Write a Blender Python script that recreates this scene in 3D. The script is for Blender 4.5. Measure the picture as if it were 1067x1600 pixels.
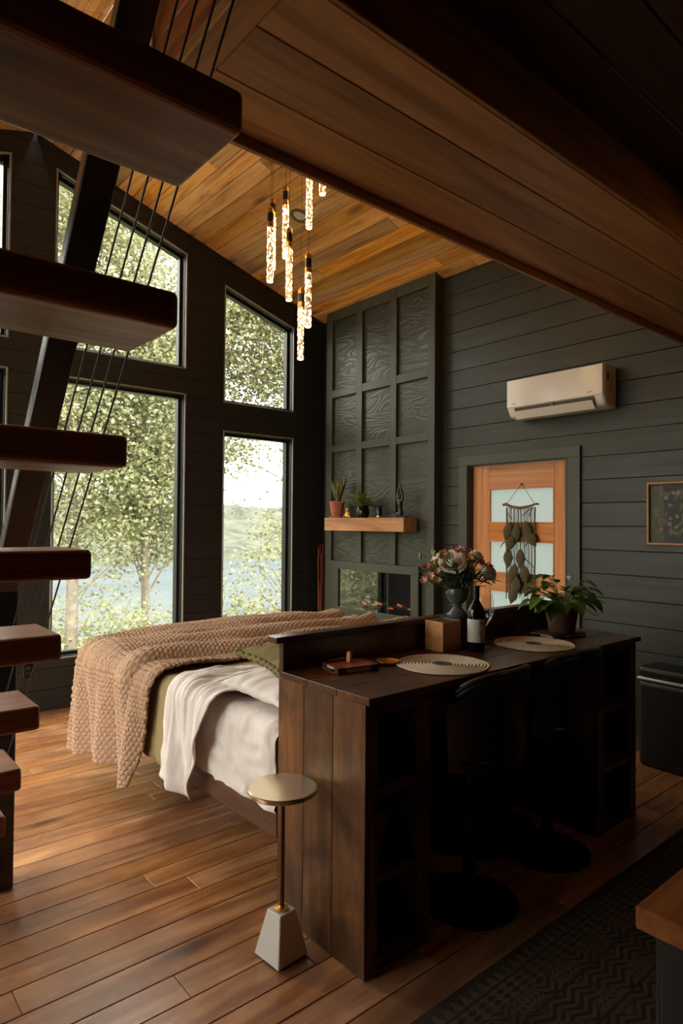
import bpy, bmesh, math, random
import numpy as np
from mathutils import Vector, Matrix, noise

for o in list(bpy.data.objects):
    bpy.data.objects.remove(o)
SC = bpy.context.scene
COL = SC.collection
PI = math.pi
RND = random.Random(7)

# ------------------------------------------------------------------ camera
cam_d = bpy.data.cameras.new('camera')
cam = bpy.data.objects.new('camera', cam_d)
COL.objects.link(cam)
YAW, PITCH, ROLL, FPX = 0.702294534, 0.0191715586, 0.00784264807, 1001.41052
fw = Vector((math.sin(YAW)*math.cos(PITCH), math.cos(YAW)*math.cos(PITCH), math.sin(PITCH)))
rt = Vector((math.cos(YAW), -math.sin(YAW), 0))
up = rt.cross(fw)
r2 = math.cos(ROLL)*rt + math.sin(ROLL)*up
u2 = -math.sin(ROLL)*rt + math.cos(ROLL)*up
m3 = Matrix((r2, u2, -fw)).transposed()
cam.matrix_world = Matrix.Translation((0, 0, 1.55)) @ m3.to_4x4()
cam_d.sensor_fit = 'VERTICAL'
cam_d.sensor_height = 36.0
cam_d.lens = FPX/1600*36.0
cam_d.clip_start = 0.05
cam_d.clip_end = 2000
SC.camera = cam

# ------------------------------------------------------------------ world, sun, exposure
SKY = 11.0            # zenith radiance; a standard overcast sky is three times brighter overhead than at the horizon
SUN = 1.8
world = bpy.data.worlds.new('overcast_sky')
SC.world = world
world.use_nodes = True
wn = world.node_tree.nodes
wn['Background'].inputs[0].default_value = (1.0, 0.955, 0.88, 1)
wl_ = world.node_tree.links
_tc = wn.new('ShaderNodeTexCoord'); _sp = wn.new('ShaderNodeSeparateXYZ'); wl_.new(_tc.outputs['Generated'], _sp.inputs[0])
_mx = wn.new('ShaderNodeMath'); _mx.operation = 'MAXIMUM'; wl_.new(_sp.outputs[2], _mx.inputs[0]); _mx.inputs[1].default_value = -0.25
_ma = wn.new('ShaderNodeMath'); _ma.operation = 'MULTIPLY_ADD'; wl_.new(_mx.outputs[0], _ma.inputs[0])
_ma.inputs[1].default_value = SKY*2/3; _ma.inputs[2].default_value = SKY/3
wl_.new(_ma.outputs[0], wn['Background'].inputs[1])
sun_d = bpy.data.lights.new('sun', 'SUN')
sun_d.energy = SUN
sun_d.angle = 0.15
sun_d.color = (1.0, 0.95, 0.86)
sun = bpy.data.objects.new('sun', sun_d)
COL.objects.link(sun)
sun.rotation_euler = Vector((0.22, 0.75, -0.62)).to_track_quat('-Z', 'Y').to_euler()   # from behind the house
SC.view_settings.view_transform = 'Standard'
SC.view_settings.look = 'None'
SC.view_settings.exposure = 0.48
SC.view_settings.gamma = 1.0
SC.view_settings.use_curve_mapping = False
SC.cycles.max_bounces = 10
SC.cycles.diffuse_bounces = 5
SC.cycles.glossy_bounces = 4
SC.cycles.transparent_max_bounces = 12
SC.cycles.sample_clamp_indirect = 6.0
SC.cycles.caustics_reflective = False
SC.cycles.caustics_refractive = False

# ------------------------------------------------------------------ room dimensions
XR, XL, XRIDGE = 4.46, -1.62, 1.42
YW, YB = 5.60, -4.0
ZE, SLOPE = 3.80, 0.31
def zceil(x):
    return ZE + SLOPE*(XR - x) if x >= XRIDGE else ZE + SLOPE*(x - XL)

# portals at the openings (they emit nothing; they guide the sky's light)
def portal(loc, rot, sx, sy):
    d = bpy.data.lights.new('portal', 'AREA')
    d.shape = 'RECTANGLE'; d.size = sx; d.size_y = sy
    d.cycles.is_portal = True
    o = bpy.data.objects.new('portal', d); COL.objects.link(o)
    o.location = loc; o.rotation_euler = rot
for xc, w, zc, h in ((2.19, 1.14, 1.6, 2.3), (2.19, 1.14, 3.7, 1.5), (3.62, .8, 1.44, 2.0), (3.62, .8, 3.33, 1.1),
                     (.65, 1.14, 1.6, 2.3), (.65, 1.14, 3.7, 1.5), (-.78, .8, 1.44, 2.0), (-.78, .8, 3.33, 1.1)):
    portal((xc, YW+.16, zc), (-PI/2, 0, 0), w, h)

# ------------------------------------------------------------------ colour and materials
def lin(c):
    return tuple(((v/255)/12.92 if v/255 <= .04045 else ((v/255+.055)/1.055)**2.4) for v in c) + (1.0,)
MATS = {}
class NT:
    def __init__(s, name):
        m = bpy.data.materials.new(name); m.use_nodes = True
        s.m = m; s.t = m.node_tree; s.n = s.t.nodes; s.b = s.n['Principled BSDF']; s.out = s.n['Material Output']
        MATS[name] = m
    def add(s, typ, **kw):
        nd = s.n.new(typ)
        for k, v in kw.items():
            setattr(nd, k, v)
        return nd
    def link(s, a, b):
        s.t.links.new(a, b)
    def setb(s, **kw):
        for k, v in kw.items():
            s.b.inputs[k.replace('_', ' ')].default_value = v
    def math(s, op, a, b=None, clamp=False):
        nd = s.add('ShaderNodeMath', operation=op, use_clamp=clamp)
        for i, v in enumerate((a, b)):
            if v is None: continue
            if isinstance(v, (int, float)): nd.inputs[i].default_value = v
            else: s.link(v, nd.inputs[i])
        return nd.outputs[0]
    def ramp(s, fac, stops, interp='LINEAR'):
        nd = s.add('ShaderNodeValToRGB'); r = nd.color_ramp; r.interpolation = interp
        while len(r.elements) < len(stops): r.elements.new(0.5)
        for e, (p, c) in zip(r.elements, stops):
            e.position = p; e.color = c if len(c) == 4 else lin(c)
        s.link(fac, nd.inputs[0]); return nd.outputs[0]
    def mix(s, fac, a, b, blend='MIX'):
        nd = s.add('ShaderNodeMix', data_type='RGBA', blend_type=blend)
        for i, v in ((0, fac), (6, a), (7, b)):
            if isinstance(v, (int, float)): nd.inputs[i].default_value = v
            elif isinstance(v, tuple): nd.inputs[i].default_value = v
            else: s.link(v, nd.inputs[i])
        return nd.outputs[2]
    def pos(s, scale=(1, 1, 1), rnd=True, obj=False, rot=(0, 0, 0)):
        if obj:
            p = s.add('ShaderNodeTexCoord').outputs['Object']
        else:
            p = s.add('ShaderNodeNewGeometry').outputs['Position']
        if rnd:
            oi = s.add('ShaderNodeObjectInfo').outputs['Random']
            cx = s.add('ShaderNodeCombineXYZ')
            for i, k in enumerate((37.0, 53.0, 71.0)):
                s.link(s.math('MULTIPLY', oi, k), cx.inputs[i])
            va = s.add('ShaderNodeVectorMath', operation='ADD')
            s.link(p, va.inputs[0]); s.link(cx.outputs[0], va.inputs[1]); p = va.outputs[0]
        mp = s.add('ShaderNodeMapping'); mp.inputs['Scale'].default_value = scale
        mp.inputs['Rotation'].default_value = rot
        s.link(p, mp.inputs[0]); return mp.outputs[0]
    def noise(s, vec, scale=1.0, detail=4, rough=.55, dist=0.0):
        nd = s.add('ShaderNodeTexNoise'); nd.inputs['Scale'].default_value = scale
        nd.inputs['Detail'].default_value = detail; nd.inputs['Roughness'].default_value = rough
        nd.inputs['Distortion'].default_value = dist
        s.link(vec, nd.inputs['Vector']); return nd.outputs['Fac']
    def bump(s, h, strength=.2, dist=.01):
        nd = s.add('ShaderNodeBump'); nd.inputs['Strength'].default_value = strength
        nd.inputs['Distance'].default_value = dist
        s.link(h, nd.inputs['Height']); s.link(nd.outputs[0], s.b.inputs['Normal'])

def plain(name, c, rough=.5, metal=0.0, spec=.5, noise_amt=.12, nscale=30, bump=0.0, **kw):
    t = NT(name)
    v = t.noise(t.pos((1, 1, 1)), nscale, 3)
    a = lin(c)
    d = tuple(x*(1-noise_amt) for x in a[:3]) + (1,); l = tuple(min(1, x*(1+noise_amt)) for x in a[:3]) + (1,)
    t.link(t.ramp(v, [(.3, d), (.7, l)]), t.b.inputs['Base Color'])
    t.setb(Roughness=rough, Metallic=metal)
    t.b.inputs['Specular IOR Level'].default_value = spec
    if bump: t.bump(v, bump, .004)
    for k, val in kw.items(): t.b.inputs[k.replace('_', ' ')].default_value = val
    return t.m

AX = {'X': (1, 0), 'Y': (1, 1), 'Z': (1, 2)}
def wood(name, dark, mid, light, axis='X', rough=.5, var=.35, knots=.0, bump=.15, along=.7, across=11., spec=.4, sat=.08, blotch=0.0, dist=1.4):
    t = NT(name)
    i = 'XYZ'.index(axis)
    sc = [across]*3; sc[i] = along
    p = t.pos(tuple(sc))
    g = t.noise(p, 1.0, 6, .6, dist)
    sc2 = [across*5]*3; sc2[i] = along*2
    fine = t.noise(t.pos(tuple(sc2)), 1.0, 3, .6, .3)
    gg = t.math('ADD', t.math('MULTIPLY', g, .75), t.math('MULTIPLY', fine, .25))
    c = t.ramp(gg, [(.30, dark), (.5, mid), (.68, light)])
    if blotch:
        bl = t.noise(t.pos((2.2, 2.2, 2.2)), 1.6, 3, .6, .8)
        c = t.mix(t.math('MULTIPLY', t.ramp(bl, [(.42, (0, 0, 0, 1)), (.62, (1, 1, 1, 1))]), blotch), c, lin(dark))
    if knots:
        sk = [4.2]*3; sk[i] = 1.15
        vo = t.add('ShaderNodeTexVoronoi'); vo.inputs['Scale'].default_value = 1.0
        t.link(t.pos(tuple(sk)), vo.inputs['Vector'])
        km = t.ramp(vo.outputs['Distance'], [(.06, (1, 1, 1, 1)), (.19, (0, 0, 0, 1))])
        c = t.mix(t.math('MULTIPLY', km, knots), c, tuple(x*.22 for x in lin(dark)[:3]) + (1,))
    oi = t.add('ShaderNodeObjectInfo').outputs['Random']
    hs = t.add('ShaderNodeHueSaturation')
    t.link(t.math('ADD', t.math('MULTIPLY', oi, var), 1-var/2), hs.inputs['Value'])
    t.link(t.math('ADD', t.math('MULTIPLY', t.math('FRACT', t.math('MULTIPLY', oi, 7.31)), sat*2), 1-sat), hs.inputs['Saturation'])
    t.link(c, hs.inputs['Color']); t.link(hs.outputs[0], t.b.inputs['Base Color'])
    rr = t.ramp(g, [(.3, (rough*1.15,)*3+(1,)), (.7, (rough*.85,)*3+(1,))])
    t.link(rr, t.b.inputs['Roughness'])
    t.b.inputs['Specular IOR Level'].default_value = spec
    t.bump(gg, bump, .006)
    return t.m

def painted_wood(name, c, axis, rough=.45, grain=.5, plywood=False):
    t = NT(name); i = 'XYZ'.index(axis)
    sc = [9.]*3; sc[i] = .8
    if plywood:
        sc = [2.2, 1.2, 5.5]
    p = t.pos(tuple(sc))
    if plywood:
        base = t.noise(p, .9, 2, .5, .6)
        g = t.math('FRACT', t.math('MULTIPLY', base, 14.0))
        g = t.ramp(g, [(0, (0, 0, 0, 1)), (.45, (1, 1, 1, 1)), (1, (0, 0, 0, 1))])
    else:
        g = t.noise(p, 1.0, 7, .65, 1.6)
    a = lin(c)
    col = t.ramp(g, [(.25, tuple(x*(1-grain*.45) for x in a[:3])+(1,)), (.75, tuple(x*(1+grain*.45) for x in a[:3])+(1,))])
    t.link(col, t.b.inputs['Base Color'])
    t.link(t.ramp(g, [(.2, (rough*1.25,)*3+(1,)), (.8, (rough*.8,)*3+(1,))]), t.b.inputs['Roughness'])
    t.b.inputs['Specular IOR Level'].default_value = .45
    t.bump(g, .35 if plywood else .3, .004)
    return t.m

M = {}
M['floor'] = wood('oak_floor', (100, 58, 32), (162, 110, 70), (204, 154, 108), 'X', rough=.27, var=.45, knots=.7, bump=.12, along=1.1, across=8., spec=.5, blotch=.25)
M['ceiling'] = wood('cedar_ceiling', (146, 90, 44), (230, 164, 94), (248, 200, 132), 'Y', rough=.45, var=.75, knots=.9, along=.8, across=8., sat=.1)
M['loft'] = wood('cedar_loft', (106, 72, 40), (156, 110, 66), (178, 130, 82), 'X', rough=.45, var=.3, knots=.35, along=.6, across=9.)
M['loft_y'] = wood('cedar_loft_trim', (106, 72, 40), (156, 110, 66), (178, 130, 82), 'Y', rough=.45, var=.3, along=.6, across=9.)
M['side_red'] = wood('cedar_side', (110, 52, 22), (160, 84, 40), (180, 104, 54), 'Y', rough=.4, var=.3, knots=.5)
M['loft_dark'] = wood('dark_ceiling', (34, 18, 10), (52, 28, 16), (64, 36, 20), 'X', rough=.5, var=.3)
M['tread'] = wood('tread_wood', (76, 42, 24), (138, 86, 54), (170, 116, 76), 'X', rough=.4, var=.25, knots=.8, along=.5, across=11., spec=.5)
M['desk_x'] = wood('walnut_x', (42, 24, 13), (90, 54, 30), (124, 80, 46), 'X', rough=.3, var=.25, knots=.4, blotch=.7, across=8., spec=.5)
M['desk_z'] = wood('walnut_z', (46, 27, 14), (104, 67, 38), (140, 97, 58), 'Z', rough=.36, var=.25, knots=.5, blotch=.75, along=1.2, across=7., spec=.45)
M['desk_y'] = wood('walnut_y', (34, 18, 10), (72, 42, 23), (104, 66, 38), 'Y', rough=.36, var=.25, blotch=.6, across=8.)
M['bed_wood'] = wood('bed_wood', (52, 30, 17), (96, 62, 38), (126, 86, 54), 'Y', rough=.5, var=.25, knots=.5, blotch=.4, across=8.)
M['door_z'] = wood('fir_z', (172, 98, 44), (214, 136, 70), (228, 156, 90), 'Z', rough=.4, var=.1, along=.6, across=14.)
M['door_y'] = wood('fir_y', (172, 98, 44), (214, 136, 70), (228, 156, 90), 'Y', rough=.4, var=.1, along=.6, across=14.)
M['mantel'] = wood('mantel_wood', (140, 88, 46), (188, 126, 72), (214, 156, 98), 'Y', rough=.5, var=.1, knots=.5, along=.9, across=10.)
M['box_wood'] = wood('light_box', (150, 98, 56), (190, 132, 82), (208, 154, 102), 'X', rough=.5, var=.05, across=14.)
M['island'] = wood('island_top', (96, 52, 24), (150, 88, 44), (180, 116, 64), 'X', rough=.35, var=.2, blotch=.3)
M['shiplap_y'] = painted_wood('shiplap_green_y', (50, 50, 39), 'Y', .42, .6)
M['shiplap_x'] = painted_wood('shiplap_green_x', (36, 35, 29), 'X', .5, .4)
M['trim'] = painted_wood('trim_green', (68, 68, 55), 'Z', .42, .15)
M['plywood'] = painted_wood('plywood_green', (62, 62, 51), 'Y', .36, .5, True)
M['black_paint'] = plain('black_paint', (22, 22, 21), .38)
M['black_metal'] = plain('black_metal', (16, 16, 16), .32, .2)
M['frame_black'] = plain('window_black', (20, 20, 19), .35)
M['frame_glint'] = plain('window_edge_glint', (150, 146, 134), .3, .3)  # pale colour carries the bright reflection along the dark jambs
M['rail_black'] = plain('rail_black', (30, 30, 30), .22, .1, .8)
M['cable'] = plain('steel_cable', (30, 30, 31), .4, .6)
M['gap'] = plain('dark_gap', (12, 9, 7), .9)
M['outside'] = plain('outside_wall', (60, 58, 52), .8)
M['brass'] = plain('brass', (214, 166, 96), .38, 1.0)
M['brass_brushed'] = plain('brushed_brass', (196, 178, 148), .27, 1.0, noise_amt=.04)
M['gold'] = plain('gold', (214, 160, 84), .3, 1.0)
M['chrome'] = plain('chrome', (200, 200, 200), .15, 1.0)
M['bronze'] = plain('bronze', (120, 84, 52), .35, 1.0)
M['marble'] = plain('marble', (222, 218, 212), .35, noise_amt=.06, nscale=6)
def linen(name, c, amt=.5):
    t = NT(name); t.b.inputs['Base Color'].default_value = lin(c); t.setb(Roughness=.88); t.b.inputs['Specular IOR Level'].default_value = .2
    n1 = t.noise(t.pos((1.0, 2.2, .8)), 4.5, 4, .6, .7)
    r1 = t.math('ABSOLUTE', t.math('SUBTRACT', n1, .5))
    n2 = t.noise(t.pos((1, 1, 1)), 300, 2)
    t.bump(t.math('ADD', t.math('MULTIPLY', r1, -1.6), t.math('MULTIPLY', n2, .03)), amt, .03)
    return t.m
M['white_sheet'] = linen('white_sheet', (228, 219, 212), .4)
M['pillow_white'] = linen('white_linen', (226, 219, 213), .4)
M['olive'] = linen('olive_linen', (152, 138, 98), .4)
M['olive_dark'] = plain('olive_velvet', (112, 100, 56), .9, noise_amt=.15, nscale=50, bump=.2)
M['knit'] = plain('tan_knit', (176, 144, 117), .95, noise_amt=.12, nscale=90, bump=.15)
M['leather'] = plain('black_leather', (10, 10, 9), .36, noise_amt=.2, nscale=120, bump=.08)
M['plastic_white'] = plain('white_plastic', (242, 236, 230), .12, noise_amt=.01)
M['plastic_shadow'] = plain('grey_plastic', (96, 88, 80), .5)
M['dark_ink'] = plain('dark_ink', (48, 44, 42), .6)
M['bin_black'] = plain('bin_black', (9, 9, 8), .45)
M['island_black'] = plain('island_black', (9, 9, 9), .5)
M['bin_rim'] = plain('bin_rim', (176, 182, 172), .3, .6)
M['terracotta'] = plain('terracotta', (168, 100, 72), .85, noise_amt=.15, nscale=20)
M['pot_brown'] = plain('brown_pot', (104, 74, 54), .8, noise_amt=.2, nscale=14)
M['soil'] = plain('soil', (38, 28, 20), 1.0)
M['rust_pot'] = plain('rust_ceramic', (150, 62, 30), .4)
M['stoneware'] = plain('glazed_vase', (74, 80, 76), .25, noise_amt=.35, nscale=16)
M['black_gloss'] = plain('black_gloss', (12, 12, 12), .15)
M['cream'] = plain('cream_rope', (196, 180, 156), .9, noise_amt=.12, nscale=90)
M['grey_rope'] = plain('grey_rope', (84, 78, 68), .9, noise_amt=.2, nscale=90)
M['paper'] = plain('paper', (206, 192, 168), .85)
M['label'] = plain('bottle_label', (198, 192, 180), .7, noise_amt=.1)
M['leather_brown'] = plain('brown_leather', (140, 70, 36), .45, noise_amt=.2, nscale=30)
M['leather_dark'] = plain('dark_leather', (58, 30, 18), .5)
M['book_dark'] = plain('book_cover', (46, 34, 26), .5)
M['bottle'] = plain('bottle_glass', (10, 12, 9), .08, noise_amt=.02)
M['rose'] = plain('cream_rose', (252, 246, 234), .6, noise_amt=.06)
M['pink'] = plain('pink_petal', (176, 74, 70), .6, noise_amt=.3, nscale=50)
M['peach'] = plain('peach_petal', (214, 158, 128), .6, noise_amt=.2, nscale=50)
M['bud'] = plain('green_bud', (150, 156, 84), .6)
M['stick'] = plain('twig', (132, 62, 26), .6, noise_amt=.3, nscale=20)
M['driftwood'] = plain('driftwood', (132, 100, 66), .8, noise_amt=.25, nscale=40)
M['strand'] = plain('macrame_strand', (92, 82, 58), .9)
M['feather'] = plain('macrame_leaf', (84, 74, 50), .95, noise_amt=.25, nscale=120, bump=.3)
M['frame_wood'] = plain('frame_wood', (188, 124, 58), .45)
M['bark'] = plain('bark', (120, 112, 98), .9, noise_amt=.3, nscale=14, bump=.4)
M['ground'] = plain('forest_floor', (96, 96, 60), .95, noise_amt=.3, nscale=2)
M['wire'] = plain('pendant_wire', (70, 56, 40), .5)
M['log'] = plain('ember_log', (196, 180, 160), .8, noise_amt=.4, nscale=40)

M['back_black'] = plain('firebox_black', (10, 10, 10), .6)

def leafmat(name, c1, c2, trans=.35, rough=.5, nsc=2.2):
    t = NT(name)
    v = t.noise(t.pos((1, 1, 1), rnd=True), nsc, 4)
    t.link(t.ramp(v, [(.35, c1), (.65, c2)]), t.b.inputs['Base Color'])
    t.setb(Roughness=rough)
    tr = t.add('ShaderNodeBsdfTranslucent')
    t.link(t.ramp(v, [(.35, c1), (.65, c2)]), tr.inputs[0])
    mx = t.add('ShaderNodeMixShader'); mx.inputs[0].default_value = trans
    t.link(t.b.outputs[0], mx.inputs[1]); t.link(tr.outputs[0], mx.inputs[2]); t.link(mx.outputs[0], t.out.inputs[0])
    return t.m
M['leaf'] = leafmat('tree_leaf', (120, 126, 86), (156, 157, 120))
M['leaf2'] = leafmat('tree_leaf_pale', (104, 108, 70), (138, 138, 100), .22)
M['plant'] = leafmat('house_plant', (52, 84, 26), (84, 120, 44), .2, .3)
M['plant_dark'] = leafmat('bouquet_leaf', (38, 56, 22), (66, 88, 36), .2)
M['fern'] = leafmat('fern_leaf', (132, 150, 58), (172, 180, 90), .25)
M['variegated'] = leafmat('pale_leaf', (190, 196, 160), (212, 210, 180), .3)
M['snake'] = leafmat('snake_leaf', (58, 76, 44), (92, 106, 66), .1, .35)
M['snake_edge'] = leafmat('snake_edge', (178, 172, 104), (196, 188, 124), .1, .35)
M['hill'] = leafmat('far_forest', (26, 34, 22), (60, 66, 48), 0.0, .95, .28)

def glass_thin(name, fac=.08, tint=(1, 1, 1, 1), rough=0.0, lw=True):
    t = NT(name)
    tr = t.add('ShaderNodeBsdfTransparent'); tr.inputs[0].default_value = tint
    gl = t.add('ShaderNodeBsdfGlossy'); gl.inputs['Roughness'].default_value = rough
    mx = t.add('ShaderNodeMixShader')
    if lw:
        fr = t.add('ShaderNodeLayerWeight'); fr.inputs[0].default_value = .5
        t.link(t.math('ADD', t.math('MULTIPLY', t.math('POWER', fr.outputs['Facing'], 3.0), .7), fac, True), mx.inputs[0])
    else:
        mx.inputs[0].default_value = fac
    t.link(tr.outputs[0], mx.inputs[1]); t.link(gl.outputs[0], mx.inputs[2]); t.link(mx.outputs[0], t.out.inputs[0])
    return t.m
M['window_glass'] = glass_thin('window_glass', .05, (.97, .98, .97, 1))
M['fire_glass'] = glass_thin('fireplace_glass', .16, (.55, .56, .56, 1))
M['wine_glass'] = glass_thin('wine_glass', .045, (.97, .97, .97, 1))
def frosted():
    t = NT('frosted_glass')
    tl = t.add('ShaderNodeBsdfTranslucent'); tl.inputs[0].default_value = (.30, .33, .32, 1)
    gl = t.add('ShaderNodeBsdfGlossy'); gl.inputs['Roughness'].default_value = .35
    mx = t.add('ShaderNodeMixShader'); mx.inputs[0].default_value = .04
    t.link(tl.outputs[0], mx.inputs[1]); t.link(gl.outputs[0], mx.inputs[2]); t.link(mx.outputs[0], t.out.inputs[0])
    return t.m
M['frosted'] = frosted()
def crackle():
    t = NT('crackle_glass_lit')
    vo = t.add('ShaderNodeTexVoronoi'); vo.inputs['Scale'].default_value = 1.0
    t.link(t.pos((85, 85, 50)), vo.inputs['Vector'])
    col = t.ramp(vo.outputs['Distance'], [(.36, (1.0, .60, .24, 1)), (.46, (.012, .005, .001, 1))])
    n = t.noise(t.pos((70, 70, 45)), 1.0, 2)
    st = t.math('MULTIPLY', t.ramp(n, [(.45, (.03,)*3+(1,)), (.54, (1,)*3+(1,))]), PEND)
    t.setb(Roughness=.1)
    t.b.inputs['Base Color'].default_value = (.8, .7, .5, 1)
    t.link(col, t.b.inputs['Emission Color']); t.link(st, t.b.inputs['Emission Strength'])
    return t.m
PEND = 42.0
M['crackle'] = crackle()
def lit(name, c, s):
    t = NT(name); t.b.inputs['Emission Color'].default_value = c; t.b.inputs['Emission Strength'].default_value = s
    t.b.inputs['Base Color'].default_value = (.8, .7, .5, 1)
    return t.m
M['ember'] = lit('ember_lit', (1, .22, .06, 1), 1.2)
M['tip'] = lit('pendant_tip', (1, .72, .36, 1), 10)
M['lamp_white'] = plain('lamp_diffuser', (190, 184, 176), .5)
def lakemat():
    t = NT('lake_water')
    df = t.add('ShaderNodeBsdfDiffuse'); df.inputs[0].default_value = lin((62, 70, 72))
    gl = t.add('ShaderNodeBsdfGlossy'); gl.inputs['Roughness'].default_value = .25
    n = t.noise(t.pos((.02, .16, 1), rnd=False), 1.0, 4)
    mx = t.add('ShaderNodeMixShader'); t.link(t.math('MULTIPLY', n, .09), mx.inputs[0])
    t.link(df.outputs[0], mx.inputs[1]); t.link(gl.outputs[0], mx.inputs[2]); t.link(mx.outputs[0], t.out.inputs[0])
    return t.m
M['lake'] = lakemat()
def rugmat():
    t = NT('persian_rug')
    tc = t.add('ShaderNodeTexCoord').outputs['Object']
    sp = t.add('ShaderNodeSeparateXYZ'); t.link(tc, sp.inputs[0])
    x, y = t.math('MULTIPLY', sp.outputs[0], 1.0), sp.outputs[1]
    def tri(v, per):     # 0..1 triangle wave
        f = t.math('FRACT', t.math('DIVIDE', v, per))
        return t.math('ABSOLUTE', t.math('SUBTRACT', t.math('MULTIPLY', f, 2.0), 1.0))
    ed = t.math('SUBTRACT', .45, t.math('ABSOLUTE', y))                # distance to the long edge
    # zigzag chevrons in the field
    zz = t.math('FRACT', t.math('DIVIDE', t.math('ADD', y, t.math('MULTIPLY', tri(x, .11), .03)), .03))
    chev = t.math('GREATER_THAN', zz, .5)
    dia = t.math('ADD', tri(x, .22), tri(y, .18))
    rings = t.math('GREATER_THAN', t.math('FRACT', t.math('MULTIPLY', dia, 4.0)), .55)
    small = t.math('GREATER_THAN', t.math('ADD', tri(x, .026), tri(y, .026)), 1.1)
    sel = t.math('GREATER_THAN', dia, .8)
    field = t.math('ADD', t.math('MULTIPLY', chev, sel), t.math('MULTIPLY', t.math('MULTIPLY', rings, small), t.math('SUBTRACT', 1.0, sel)), True)
    bt = t.math('GREATER_THAN', tri(x, .045), t.math('MULTIPLY', t.math('SUBTRACT', ed, .02), 20.0))
    bt2 = t.math('GREATER_THAN', t.math('ADD', tri(x, .05), tri(ed, .025)), 1.1)
    b1 = t.math('LESS_THAN', ed, .075); b2 = t.math('LESS_THAN', ed, .15)
    pat = t.mix(b2, field, bt2); pat = t.mix(b1, pat, bt)
    line = t.math('LESS_THAN', tri(t.math('ADD', ed, .0), .15), .07)
    pat = t.mix(line, pat, (1, 1, 1, 1))
    wear = t.noise(t.pos((1, 1, 1), rnd=False), 9.0, 4)
    c = t.mix(pat, lin((92, 76, 58)), lin((40, 31, 25)))
    c = t.mix(t.ramp(wear, [(.4, (0, 0, 0, 1)), (.7, (.75, .75, .75, 1))]), c, lin((66, 53, 41)))
    t.link(c, t.b.inputs['Base Color']); t.setb(Roughness=.95)
    t.bump(t.noise(t.pos((1, 1, 1), rnd=False), 260, 2), .4, .003)
    return t.m
M['rug'] = rugmat()

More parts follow.
